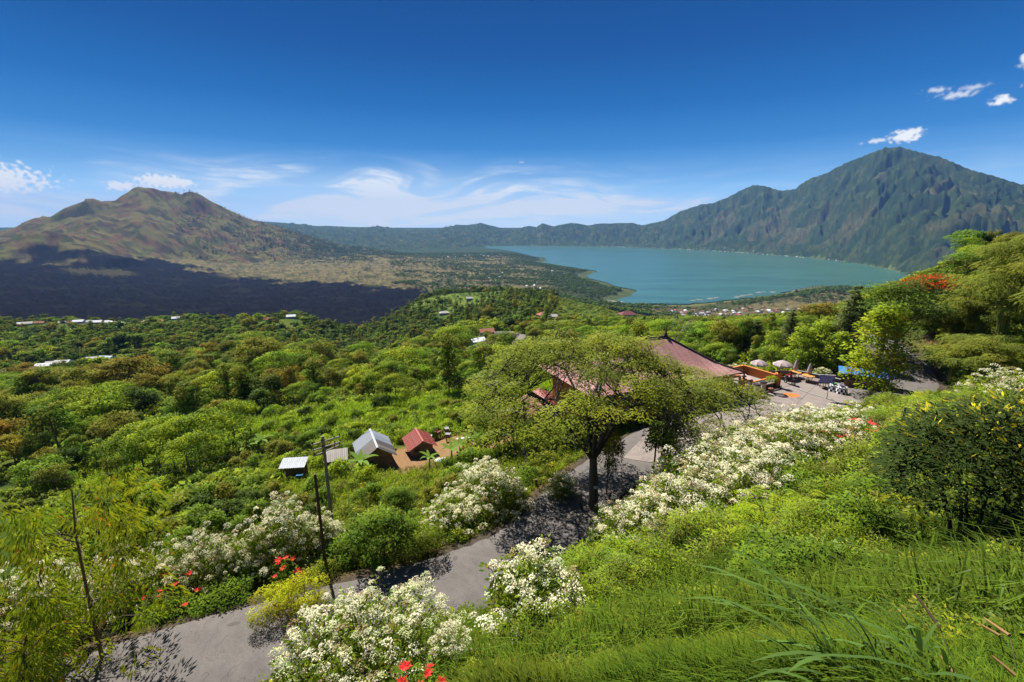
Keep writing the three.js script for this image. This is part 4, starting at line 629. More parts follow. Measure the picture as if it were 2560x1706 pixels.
bloomBush('marigold_bush', 5.517,-19.119, 'orange-flowered bush near the road edge', 'flowering bush', ORANGE, 14, 2.4, 1.7, .10, 10, 610, GREEN.lime);
bloomBush('marigold_bush', 35.131,-32.459, 'yellow-flowered bush high on the right hillside', 'flowering bush', [[.75, .5, .02]], 22, 4, 1.4, .12, 10, 611, GREEN.lime);
// shrubs with long feathered leaves
function featherShrub(seed, h, w, fronds, cols, trunk) {
  const R = rng(seed), s = new Sprig(), t = new Sprig(); t.tube([[0, -.2, 0], [.05, h * .5, 0], [0, h * .85, 0]], trunk, trunk * .4, 6, BARK);
  for (let k = 0; k < fronds; k++) {
    const a = R() * 6.283, q = Math.sqrt(R()) * w / 2 * .75, bx = Math.cos(a) * q, bz = Math.sin(a) * q, by = h * (.30 + .68 * R()) * (1 - .3 * (q / w * 2) ** 2), L = .45 + R() * .35, a2 = a + (R() - .5) * 2.6, rise = R() * .5, cx = Math.cos(a2), cz = Math.sin(a2), tone = vary(pick(cols, R), R, .15);
    if (k % 5 === 0) t.tube([[0, by * .5, 0], [bx * .6, by * .85, bz * .6], [bx, by, bz]], trunk * .4, .008, 4, BARK);
    for (let j = 1; j < 10; j++) { const u = j / 10, px = bx + cx * L * u, py = by + L * (rise * u - .7 * u * u), pz = bz + cz * L * u; for (const sd of [-1, 1]) s.leaf(px, py, pz, cx * .35 - cz * sd, -.15, cz * .35 + cx * sd, 0, 1, 0, .15 * (1 - .4 * u), .045, vary(tone, R, .22)); }
  }
  return [t.geometry(), s.geometry()];
}
for (const [x, z, h, w, n, cols, label, seed] of [[3.984,-14.54, 2.1, 2.2, 95, GREEN.lime, 'feathery-leaved shrub at the road edge, centre of the picture', 701], [8.415,-13.008, 2.9, 2.5, 190, [...GREEN.lime, GREEN.mid[1]], 'small yellow-green feathery tree on the right slope', 702], [9.851,-12.714, 2.2, 2.2, 100, GREEN.lime, 'lower feathery shrub right of the yellow-green feathery tree', 703]]) { const [t, f] = featherShrub(seed, h, w, n, cols, .05), g = thing('feathery_shrub', x, height(x, z) - .1, z, label, 'shrub'); part(g, 'trunk', t, barkMat); part(g, 'foliage', f, LEAF); }
{ // the big dark bush at the right edge
  const R = rng(801), x = 11.2, z = -9.6, g = thing('dark_bush', x, height(x, z) - .3, z, 'big dark glossy bush with yellow tips at the right edge', 'bush'), st = new Sprig(), fo = new Sprig();
  for (let k = 0; k < 9; k++) { const a = k * .7, q = .9 + R() * .5; st.tube([[Math.cos(a) * .25, -.2, Math.sin(a) * .25], [Math.cos(a) * q * .5, 1.1, Math.sin(a) * q * .5], [Math.cos(a) * q, 2.4, Math.sin(a) * q]], .06, .02, 6, DARKBARK); }
  for (let k = 0; k < 230; k++) {
    const d = dirOf(R, .75), q = .72 + R() * .3, cx = d[0] * 1.85 * q, cy = 2.3 + d[1] * 1.75 * q, cz = d[2] * 1.85 * q, tip = d[1] > .15 && R() < .55;
    for (let j = 0; j < 62; j++) { const e = dirOf(R), y = tip && j < 12; fo.leaf(cx + e[0] * .34, cy + e[1] * .26 + (y ? .14 : 0), cz + e[2] * .34, e[0] + d[0] * .3, y ? .5 : e[1] * .4 - .1, e[2] + d[2] * .3, e[2] * .6 + d[0] * .4, .9, -e[0] * .6 + d[2] * .4, .14 + R() * .08, .055, vary(y ? pick(GREEN.yellow, R) : pick(GREEN.dark, R).map((v) => v * .62), R, .3)); }
  }
  part(g, 'stems', st.geometry(), barkMat); part(g, 'foliage', fo.geometry(), new THREE.MeshPhysicalMaterial({ vertexColors: true, roughness: .8, transmission: .2, thickness: 0, side: THREE.DoubleSide, specularIntensity: .3 }));
}
{ // grass on the slope, verge and gardens
  const R = rng(31), a = [], b = [], c = [], v = [];
  const g1 = tuft(811, 22, .42, .013, [...GREEN.lime, GREEN.mid[1]], .75), g2 = tuft(812, 14, .42, .03, [...GREEN.lime, GREEN.lime[1]], .6), g3 = tuft(813, 14, .2, .02, [...GREEN.olive, ...GREEN.mid], .8);
  for (let i = 0; i < 62000; i++) {
    const r = 3.2 * Math.pow(16, R()), az = lerp(-.75, 1.05, R()), x = Math.sin(az) * r, z = -Math.cos(az) * r, d = Math.min(roadNear(x, z)[0], polyDistance(plaza, x, z));
    if (d < .35) continue; const [, ry] = roadNear(x, z);
    const onBank = height(x, z); if (d < 1.3 && R() < .6) continue;
    const pt = fbm(x * .22 + 9, z * .22, 2), s = (.55 + R() * .6 + Math.max(0, pt) * 1.1) * (r < 12 ? .75 : 1) * (az < -.1 ? .6 : 1), t = (.5 + R() * .5) * (1 - pt * .5), w = fbm(x * .3, z * .3, 2);
    (d < 1.6 ? v : a).push([x, onBank - .02, z, R() * 6.28, s, s * (.8 + R() * .5), [t * (1 + Math.max(0, w) * .7), t, t]]);
  }
  const weeds = [], wg = protoBush(261, { cols: [...GREEN.mid, ...GREEN.lime, GREEN.olive[1]], leaves: 520, size: .17, slim: .45, clumps: 12, top: 1.1, base: .1, rad: .85, trunkR: .02 });
  for (let i = 0; i < 3400; i++) { const r = 5 * Math.pow(9, R()), az = lerp(-.6, 1.0, R()), x = Math.sin(az) * r, z = -Math.cos(az) * r, d = Math.min(roadNear(x, z)[0], polyDistance(plaza, x, z)); if (d < .9 || fbm(x * .16, z * .16, 3) < -.02 - (r > 16 ? .25 : 0)) continue; const s = (.3 + R() * .6) * (r < 9 ? .45 : r < 15 ? .65 : 1), t = .55 + R() * .6; weeds.push([x, height(x, z) - .06, z, R() * 6.28, s, s * (.7 + R() * .7), [t * (1 + R() * .35), t, t]]); }
  copies('slope_weeds', wg, leafMat([.78, .84, 1]), weeds, 'mixed leafy weeds and ferns over the near slope', 'weeds');
  const tall = [], tg = tuft(814, 13, .85, .02, [...GREEN.lime, GREEN.mid[1], GREEN.olive[1]], .9);
  for (let i = 0; i < 9000; i++) { const r = 6 * Math.pow(5.5, R()), az = lerp(-.3, 1.0, R()), x = Math.sin(az) * r, z = -Math.cos(az) * r, d = Math.min(roadNear(x, z)[0], polyDistance(plaza, x, z)); if (d < 1.2 || fbm(x * .25 + 3, z * .25, 2) < 0) continue; const s = .55 + R() * .65, t = .6 + R() * .6; tall.push([x, height(x, z) - .03, z, R() * 6.28, s, s * (.7 + R() * .6), [t * 1.05, t, t]]); }
  copies('tall_grass', tg, leafMat([.66, .76, 1], .4), tall, 'taller arching grass tufts scattered over the near slope', 'grass');
  copies('slope_grass', g1, leafMat([.60, .72, .95], .4), a, 'long green grass covering the near slope', 'grass'); copies('verge_grass', g3, leafMat([1, 1, 1], .3), v, 'short dry grass along the road verge', 'grass');
  for (let i = 0; i < 34000; i++) {
    const x = lerp(-75, 16, R()), z = lerp(-98, -24, R()), r = Math.hypot(x, z); if (!inView(x, z)) continue;
    const d = roadNear(x, z)[0]; if (d < 1.2 || polyDistance(plaza, x, z) < 1) continue;
    if (Math.min(Math.hypot((x + 13.2) / 3.6, (z + 54) / 6.5), Math.hypot((x + 5) / 9, (z + 57) / 5.5)) < 1.0 && R() < .93) continue;
    if (x > -17 && x < -9 && z > -56 && z < -47.5 && R() < .85) continue; if ([[-17.8, -50.4, 3.4], [-11.5, -55, 3], [3.5, -55, 3.5]].some(([p, q, w]) => Math.hypot(x - p, z - q) < w)) continue;
    const tall = z < -62 && fbm(x * .05, z * .08, 2) > -.15, s = tall ? 1.5 + R() : .7 + R() * .8, t = .75 + R() * .5; b.push([x, height(x, z) - .03, z, R() * 6.28, s * 1.2, s * (tall ? 1.5 : 1), [t, t * (tall ? 1.12 : 1), t]]);
  }
  copies('garden_grass', g2, leafMat([1, 1, 1], .4), b, 'bright tall grass over the gardens below the road', 'grass');
}
{ // orchard shrubs in the gardens below the road, one by one
  const R = rng(41); let n = 0; const kinds = ['green', 'green', 'olive', 'lime', 'dark'];
  for (let gz = -84; gz < -27; gz += 2.5) for (let gx = -58; gx < 12; gx += 2.5) {
    const x = gx + (R() - .5) * 2.2, z = gz + (R() - .5) * 2.2, r = Math.hypot(x, z); if (!inView(x, z, 0)) continue;
    const [d] = roadNear(x, z); if (d < 2.2 || polyDistance(plaza, x, z) < 2.5) continue;
    if (Math.min(Math.hypot((x + 13.2) / 3.4, (z + 54) / 6), Math.hypot((x + 5) / 8, (z + 57) / 5)) < 1 && R() < .85) continue;
    if (!siteFree(x, z) && (Math.hypot(x + 17.8, z + 50.4) < 4.5 || Math.hypot(x + 11.5, z + 55) < 4 || x > -1 || R() < .5)) continue;
    if (x > -17.5 && x < -8.5 && z > -55.5 && z < -45 && R() < .9) continue; if (fbm(x * .06, z * .06, 2) > .12 && R() < .7) continue; if (z < -66 && R() < .55) continue; if (n > 285) continue; n++;
    const k = pick(kinds, R), s = .7 + R() * .65; single('orchard_shrub', shrubs[k], LEAF, x, height(x, z) - .08, z, { green: 'mid-green orchard shrub in the garden below the road', olive: 'olive-coloured orchard shrub in the garden below the road', lime: 'bright lime orchard shrub in the garden below the road', dark: 'dark green orchard shrub in the garden below the road' }[k], 'shrub', k + ' orchard shrubs', R() * 6.28, s);
  }
}

// ------------------------------------------------------------------ single trees
function umbrellaTree(name, x, z, label, seed, o) {
  const R = rng(seed), t = new Sprig(), f = new Sprig(), nodes = [], { fork, trunkR, rad, top, edge, pads, leaves, off = [0, 0], squash = 1 } = o;
  const lean = o.lean ?? [0, 0];
  t.tube([[0, -.4, 0], [lean[0] * .3, fork * .3, lean[1] * .3], [lean[0] * .7, fork * .7, lean[1] * .7], [lean[0], fork, lean[1]]], trunkR * 1.15, trunkR * .85, 12, [.12, .098, .078]);
  const limbs = o.limbs ?? 6;
  for (let k = 0; k < limbs; k++) {
    const a = k / limbs * 6.283 + R() * .5, ca = Math.cos(a), sa = Math.sin(a), q = rad * (.42 + R() * .12), ex = off[0] + ca * q, ez = off[1] + sa * q * squash, ey = lerp(fork, top, .52 + R() * .12);
    const mid = [lean[0] + (ex - lean[0]) * .42 + (R() - .5) * .5, lerp(fork, ey, .58), lean[1] + (ez - lean[1]) * .42 + (R() - .5) * .5];
    t.tube([[lean[0], fork - .25, lean[1]], mid, [ex, ey, ez]], trunkR * .52, trunkR * .26, 8, DARKBARK); nodes.push(mid, [ex, ey, ez]);
    for (let j = 0; j < 3; j++) { const b = a + (j - 1) * .5 + (R() - .5) * .3, q2 = rad * (.66 + R() * .14), fx = off[0] + Math.cos(b) * q2, fz = off[1] + Math.sin(b) * q2 * squash, fy = lerp(fork, top, .70 + R() * .10) - (q2 / rad) ** 2 * (top - edge) * .25; const kx = (ex + fx) / 2 + (R() - .5) * .6, ky = (ey + fy) / 2 + .1 + R() * .35, kz = (ez + fz) / 2 + (R() - .5) * .6; t.tube([[ex, ey, ez], [kx, ky, kz], [fx, fy, fz]], trunkR * .25, trunkR * .11, 6, DARKBARK); nodes.push([kx, ky, kz], [fx, fy, fz]); }
  }
  for (let k = 0; k < pads; k++) {
    const q = Math.sqrt((k + .5) / pads), a = k * 2.39996 + R() * .4, px = off[0] + Math.cos(a) * q * rad * (.95 + R() * .12), pz = off[1] + Math.sin(a) * q * rad * squash, tier = R() < .16 ? 1.0 + R() * 1.6 : R() * .6, lump = fbm(px * .22 + seed, pz * .22, 2), py = lerp(top, edge, Math.pow(q, 2.1)) - tier + lump * 2.2; if (fbm(px * .34 - seed, pz * .34, 2) < -.30 || (pz > 2.2 && Math.abs(px) < 2.4 && py < edge + .9)) continue;
    let best = nodes[0], bd = 1e9; for (const n of nodes) { const d = (n[0] - px) ** 2 + (n[2] - pz) ** 2 + 1.5 * (n[1] - py) ** 2 + (n[1] > py ? 4 : 0); if (d < bd) { bd = d; best = n; } }
    const m = [(best[0] + px) / 2 + (R() - .5) * .4, (best[1] + py) / 2 + (R() - .5) * .3 - .1, (best[2] + pz) / 2 + (R() - .5) * .4];
    t.tube([best, m, [px, py - .12, pz]], .055, .015, 4, [.085, .075, .062]);
    for (let j = 0; j < 3; j++) { const b = R() * 6.28, l = .6 + R() * .6; t.tube([m, [px + Math.cos(b) * l, py - .05, pz + Math.sin(b) * l]], .022, .008, 3, [.10, .09, .075]); }
    const tone = vary(pick([[.24, .28, .020], [.21, .255, .022], [.17, .21, .022], [.27, .30, .020]], R), R, .12), pr = (o.pad ?? 1.15) * (.75 + R() * .6), n = Math.round(leaves * (.6 + R() * .8));
    for (let j = 0; j < n; j++) {
      const b = R() * 6.283, u = Math.sqrt(R()) * pr, lx = px + Math.cos(b) * u, lz = pz + Math.sin(b) * u, ly = py + .16 - .22 * (u / pr) ** 2 + (R() - .5) * .28, e = dirOf(R);
      f.leaf(lx, ly, lz, Math.cos(b) + e[0] * .8, -.12 + e[1] * .25, Math.sin(b) + e[2] * .8, e[2] * .35, 1, -e[0] * .35, .15 + R() * .12, .06 + R() * .04, vary(tone, R, .26), .08, [Math.cos(b) * .35, .6, Math.sin(b) * .35]);
    }
  }
  const g = thing(name, x, height(x, z), z, label, 'tree'); part(g, 'trunk', t.geometry(), barkMat); part(g, 'crown', f.geometry(), LEAF); return g;
}
const bigTree = umbrellaTree('umbrella_tree', 5.695,-28.149, 'big spreading tree with forked trunk at the roadside, centre of the picture', 901, { fork: 3.9, trunkR: .30, rad: 8.2, top: 11.6, edge: 7.9, pads: 290, leaves: 260, off: [-.4, -1.6], limbs: 8, lean: [-.15, -.2] });
umbrellaTree('umbrella_tree', 12.602,-33.614, 'second spreading tree with ivy-covered trunk, right of the big one', 903, { fork: 3.2, trunkR: .36, rad: 5.6, top: 7.6, edge: 5.4, pads: 84, leaves: 220, off: [2.0, -.5], limbs: 6, lean: [-.2, 0], squash: .8 });
{ const [tx, tz] = [5.695,-28.149], g = new THREE.PlaneGeometry(.3, .22), m = part(bigTree, 'notice', new THREE.BoxGeometry(.26, .22, .006), std({ color: lin(.75, .75, .74), roughness: .6 })); m.position.set(.0, 1.9, .335); m.rotation.x = -.03; m.userData.label = 'small white paper notice on the trunk'; }

function tree(name, key, x, z, sx, sy, label, mat = LEAF, geos = protos[key], turn = 0) { const g = thing(name, x, height(x, z) - .15, z, label, 'tree', null, turn); g.scale.set(sx, sy, sx); part(g, 'trunk', geos.limbs, barkMat); part(g, 'crown', geos.crown, mat); return g; }
const custom = (seed, o) => { const { crown, limbs } = clumpCrown(rng(seed), o); return { crown: crown.geometry(), limbs: limbs.geometry() }; };
const lush = custom(911, { top: 13.5, base: 2.2, rad: 2.9, clumps: 46, leaves: 5200, size: .42, slim: .55, cols: [...GREEN.lime, GREEN.lime[1], GREEN.yellow[1]], shape: 'tall', trunkR: .22, bark: PALEBARK });
tree('bright_green_tree', null, 41.676,-49.819, 1, (10.6 - height(41.676,-49.819)) / 13.5, 'tall bright lime-green tree behind the blue-tarp stall', LEAF, lush);
const lushDark = custom(912, { top: 15, base: 3, rad: 5, clumps: 52, leaves: 7200, size: .42, cols: [...GREEN.mid, ...GREEN.dark, GREEN.blue[1]], trunkR: .3 });
tree('dark_green_tree', null, 52.96,-61.099, 1, (12.4 - height(52.96,-61.099)) / 15, 'tall dark green tree shading the right road', LEAF, lushDark);
{ const R = rng(913), fl = custom(914, { top: 13, base: 4, rad: 4.6, clumps: 44, leaves: 5200, size: .38, cols: GREEN.dark, trunkR: .3 }), g = tree('flame_tree', null, 64.056,-69.19, 1.05, (12.5 - height(64.056,-69.19)) / 13, 'dark tree topped with orange-red flowers', LEAF, fl), s = new Sprig();
  for (let k = 0; k < 120; k++) { const a = R() * 6.28, q = Math.sqrt(R()) * 4.3, y = 12.6 - (q / 4.6) ** 2 * 3.2 + (R() - .5) * .8; for (let j = 0; j < 14; j++) { const e = dirOf(R); s.leaf(Math.cos(a) * q + e[0] * .35, y + e[1] * .2, Math.sin(a) * q + e[2] * .35, e[0], e[1], e[2], e[2], 1, -e[0], .2, .16, vary([.72, .085, .012], R, .2)); } }
  const f = part(g, 'flowers', s.geometry(), petalMat); f.userData.kind = 'stuff'; }
const airy = custom(915, { top: 17, base: 2.5, rad: 3.0, clumps: 64, leaves: 7600, size: .55, slim: .22, cols: [[.12, .15, .04], [.145, .17, .045], [.10, .13, .035]], shape: 'cone', trunkR: .16, bark: DARKBARK, droop: .7 });
tree('feathery_conifer', null, 45.954,-60.696, 1, (12.8 - height(45.954,-60.696)) / 17, 'tall feathery pointed conifer left of the bright green tree', LEAF, airy);
tree('feathery_conifer', null, 51.208,-81.922, .8, .5, 'feathery pale conifer behind the terrace umbrellas', LEAF, airy, 2); tree('feathery_conifer', null, 48.336,-87.927, .9, .45, 'feathery olive conifer behind the restaurant roof', LEAF, airy, 4);
const limeTall = custom(916, { top: 9.5, base: 2.2, rad: 2.1, clumps: 26, leaves: 2600, size: .34, slim: .55, cols: [...GREEN.lime, GREEN.mid[1]], shape: 'tall', trunkR: .11 });
[[41.322,-62.662, 1, 'slim lime-green tree behind the folded umbrellas, left of three'], [43.257,-61.713, 1.08, 'slim lime-green tree behind the folded umbrellas, middle of three'], [43.704,-58.8, .9, 'slim lime-green tree behind the blue-tarp stall, right of three'], [44.054,-74.301, .9, 'slim lime-green tree behind the open umbrellas']].forEach(([x, z, s, l], i) => tree('slim_tree', null, x, z, s, s * .74, l, LEAF, limeTall, i));
tree('orange_tinted_tree', 'rust', 66.112,-96.517, 1.1, .62, 'orange-tinted tree behind the slim lime-green trees'); tree('dense_tree', 'dark', 46.169,-90.994, 1.1, .75, 'dense dark tree right of the restaurant roof'); tree('broadleaf_tree', 'round', 40.193,-86.393, 1.0, .7, 'round tree just behind the restaurant roof ridge');
tree('dense_tree', 'dark', 47.285,-115.317, 1.2, .85, 'dense tree behind the restaurant, left of the dark one');
// landmarks in the valley
tree('rusty_dome_tree', 'rust', -121.173,-138.186, 2.5, 1.8, 'big domed tree with orange-brown leaves in the left valley'); tree('round_crowned_tree', 'olive', -87.566,-150.901, 2.1, 1.9, 'large round grey-green tree in the middle of the valley');
tree('rusty_tree', 'rust', -53.45,-105.043, .8, 1.25, 'rust-leaved slender tree, left of two beside the tall grass'); tree('rusty_tree', 'rust', -54.851,-101.065, .7, 1.1, 'rust-leaved slender tree, right of the round grey-green tree'); tree('dark_round_tree', 'dark', -101.947,-89.856, .75, .62, 'small dark round tree at the left of the valley'); tree('dark_round_tree', 'dark', -81.611,-72.008, .6, .95, 'dark upright tree covered with creepers at the lower left');
tree('slender_tree', 'tall', -13.844,-95.236, 1.15, 1.12, 'tall slender tree rising above the orchard, left of the big tree'); tree('dense_tree', 'dark', -26.007,-83.937, .5, .45, 'small dark tree in the tall grass'); tree('slender_tree', 'tall', -51.489,-112.798, 1.1, .9, 'slender green tree beside the rust-leaved trees');
[[-43.433,-55.741, 1.0], [-48.546,-59.545, 1.1], [-43.345,-59.615, 1.0], [-49.317,-57.607, .9], [-45.919,-69.365, .9], [-58.004,-65.11, 1.1], [-38.433,-51.007, .8]].forEach(([x, z, s], i) => { const g = tree('slim_flat_tree', 'flat', x, z, s * .85, s * 1.0, 'slim flat-topped tree in the grove left of the gardens', LEAF, protos.flat, i); g.userData.group = 'slim grove left of the gardens'; });
[[2.6, -43.5, 'round', .62, .5], [5.6, -43.2, 'lime', .55, .42], [0.2, -46, 'olive', .7, .6], [8.4, -44.6, 'dark', .5, .4], [-1.6, -49.5, 'round', .75, .68], [11.0, -43.4, 'round', .42, .36]].forEach(([x, z, k, a, b], i) => tree('yard_tree', k, x, z, a, b, ['round low tree in front of the restaurant, behind the big tree', 'lime low tree hugging the restaurant front wall', 'olive tree left of the restaurant roof', 'dark low tree by the restaurant wall, right of the lime one', 'round tree at the left end of the restaurant', 'small round tree in front of the restaurant windows'][i], LEAF, protos[k], i));
tree('roundtop_tree', 'round', 11.89,-32.854, .40, .62, 'small round-topped tree beside the black pole'); tree('sapling', 'olive', 6.952,-29.802, .30, .62, 'thin sapling just right of the big trunk');
{ // dead grey tree behind the restaurant
  const R = rng(921), s = new Sprig(); const grow = (p, d, l, r, n) => { const q = [p[0] + d[0] * l, p[1] + d[1] * l, p[2] + d[2] * l]; s.tube([p, [(p[0] + q[0]) / 2 + (R() - .5) * l * .15, (p[1] + q[1]) / 2, (p[2] + q[2]) / 2 + (R() - .5) * l * .15], q], r, r * .6, 5, [.36, .33, .29]); if (n) for (let k = 0; k < 3; k++) { const e = dirOf(R); grow(q, [d[0] * .7 + e[0] * .6, d[1] * .8 + .1, d[2] * .7 + e[2] * .6], l * .68, r * .58, n - 1); } };
  const [x, z] = [37.697,-102.225]; grow([0, 0, 0], [0, 1, 0], 4, .14, 4); single('bare_tree', s.geometry(), barkMat, x, height(x, z), z, 'bare grey leafless tree behind the restaurant roof', 'tree'); }
// bamboo
const bamboo = (() => { const R = rng(931), st = new Sprig(), fo = new Sprig(); for (let k = 0; k < 34; k++) { const a = R() * 6.283, out = 1.2 + R() * 3.6, H = 7.5 + R() * 5 - out * .7, bx = Math.cos(a) * .5 * R(), bz = Math.sin(a) * .5 * R(), pt = (u) => [bx + Math.cos(a) * out * u * u * u, H * Math.sin(Math.min(u, 1) * 1.75) / Math.sin(1.57), bz + Math.sin(a) * out * u * u * u], pts = []; for (let j = 0; j <= 6; j++) pts.push(pt(j / 6)); st.tube(pts, .05, .015, 5, [.20, .22, .05]); const tone = vary(pick([[.20, .235, .025], [.165, .205, .026], [.235, .255, .028]], R), R, .1); for (let j = 0; j < 330; j++) { const u = .42 + .60 * Math.sqrt(R()), p = pt(u), e = dirOf(R), w = .55 + .45 * u; fo.leaf(p[0] + e[0] * w, p[1] + e[1] * .45 + .1, p[2] + e[2] * w, e[0] + Math.cos(a) * .3, -.55 + e[1] * .3, e[2] + Math.sin(a) * .3, e[2] * .4, 1, -e[0] * .4, .36 + R() * .2, .095, vary(tone, R, .22)); } } return { limbs: st.geometry(), crown: fo.geometry() }; })();
[[55.096,-50.08, 1.1, 18.2, 'tallest drooping bamboo clump at the right edge'], [54.221,-46.127, 1.1, 18.8, 'bamboo clump cut by the right edge of the picture'], [58.406,-55.737, .9, 12.0, 'bamboo clump left of the tallest one'], [59.448,-59.515, .9, 9.4, 'bamboo clump right of the red-flowered tree'], [52.977,-52.334, .7, 7.0, 'low bamboo dome overhanging the right road'], [61.629,-65.489, .7, 8.0, 'bamboo clump behind the low dome, below the red-flowered tree'], [47.916,-45.522, .8, 8.4, 'low bamboo dome on the hillside above the road'], [72.242,-64.533, 1.1, 18, 'bamboo clump high behind the tallest one'], [46.235,-41.729, .75, 9.2, 'low bamboo clump in the right-hand scrub']].forEach(([x, z, sx, top, l], i) => { const sy = Math.max(.3, (top - height(x, z)) / 11.5), g = thing('bamboo', x, height(x, z) - .2, z, l, 'bamboo', null, i * 1.9); g.scale.set(sx, sy, sx); part(g, 'culms', bamboo.limbs, barkMat); part(g, 'foliage', bamboo.crown, LEAF); });
{ // the thin yellow tree at the lower left, with long drooping leaves
  const build = (seed, H, w, n) => { const R = rng(seed), st = new Sprig(), fo = new Sprig(); st.tube([[0, -.4, 0], [.12, H * .35, 0], [.4, H * .7, .1], [.62, H * .92, 0]], .085, .025, 7, [.13, .095, .06]);
    for (let k = 0; k < n; k++) { const a = R() * 6.283, v = .12 + .86 * R(), q = w / 2 * (.35 + .65 * R()) * (v > .8 ? .75 : 1), by = H * v * .82, ex = .5 * v + Math.cos(a) * q, ez = Math.sin(a) * q, ey = by + H * .14 * R(); if (k % 4 === 0) st.tube([[.5 * v, by, 0], [ex * .55, (by + ey) / 2 + .25, ez * .55], [ex, ey, ez]], .03, .008, 4, [.13, .10, .065]);
      const tone = vary(pick([[.34, .39, .018], [.28, .36, .018], [.22, .31, .02], [.38, .41, .02]], R), R, .12); for (let j = 0; j < 62; j++) { const e = dirOf(R), o = R() < .02; fo.leaf(ex + e[0] * .55, ey + e[1] * .35, ez + e[2] * .55, e[0] * .8, -.85, e[2] * .8, e[2] + .1, .35, -e[0], .24 + R() * .16, .075, o ? vary([.62, .26, .03], R, .2) : vary(tone, R, .2)); } }
    return { limbs: st.geometry(), crown: fo.geometry() }; };
  tree('yellow_leaved_tree', null, -18.82,-16.844, 1, 1, 'thin yellow-green tree with drooping leaves at the lower left', LEAF, build(941, 9.6, 6.4, 105)); tree('yellow_leaved_tree', null, -20.832,-15.505, 1, 1, 'lower yellow-green tree in the bottom left corner', LEAF, build(942, 3.2, 4.6, 80));
}
{ // banana plants: each leaf its own piece
  const mk = (L, W, bend) => { const s = new Sprig(), n = 7, row = []; for (let k = 0; k <= n; k++) { const u = k / n, x = L * u * (1 - .25 * bend * u), y = L * (.75 * u - bend * u * u), w = W * Math.sin(Math.PI * Math.min(.97, .12 + u * .85)); row.push([x, y, w]); } for (let k = 0; k < n; k++) { const [x0, y0, w0] = row[k], [x1, y1, w1] = row[k + 1], b = s.p.length / 3; s.p.push(x0, y0 + .03, -w0 / 2, x0, y0 - .02, 0, x0, y0 + .03, w0 / 2, x1, y1 + .03, -w1 / 2, x1, y1 - .02, 0, x1, y1 + .03, w1 / 2); for (let j = 0; j < 6; j++) { s.n.push(-.3, .95, 0); s.c.push(.16, .27, .035); } s.i.push(b, b + 1, b + 3, b + 3, b + 1, b + 4, b + 1, b + 2, b + 4, b + 4, b + 2, b + 5); } return s.geometry(); };
  const leaves = [mk(1.9, .46, .55), mk(1.6, .42, .85), mk(1.3, .36, .3)], stem = new Sprig(); stem.tube([[0, -.1, 0], [.03, .8, 0], [0, 1.7, 0]], .12, .07, 7, [.20, .22, .08]); const sg = stem.geometry(), R = rng(951);
  [[-5.079,-52.815, 'banana plant left of the row near the rusty shed'], [-4.063,-52.936, 0], [-2.895,-51.964, 0], [-2.032,-52.997, 0], [-0.898,-52.143, 0], [-6.489,-51.784, 0], [-16.419,-44.795, 'banana plant in front of the brick house'], [-9.694,-48.549, 'banana plant in front of the red-roofed hut'], [-38.144,-59.684, 'banana plant in the tall grass left of the sheds'], [-36.918,-61.635, 0], [0.543,-57.108, 0], [-7.224,-49.736, 0]].forEach(([x, z, l]) => { const g = thing('banana_plant', x, height(x, z), z, l || 'banana plant among the gardens below the road', 'banana plant', l ? null : 'banana plants in the gardens'), s = .8 + R() * .4; g.scale.setScalar(s); part(g, 'stem', sg, barkMat); for (let k = 0; k < 8; k++) { const m = part(g, 'leaf', leaves[k % 3], LEAF); m.position.y = 1.55 + R() * .2; m.rotation.y = k * .8 + R() * .4; } });
}
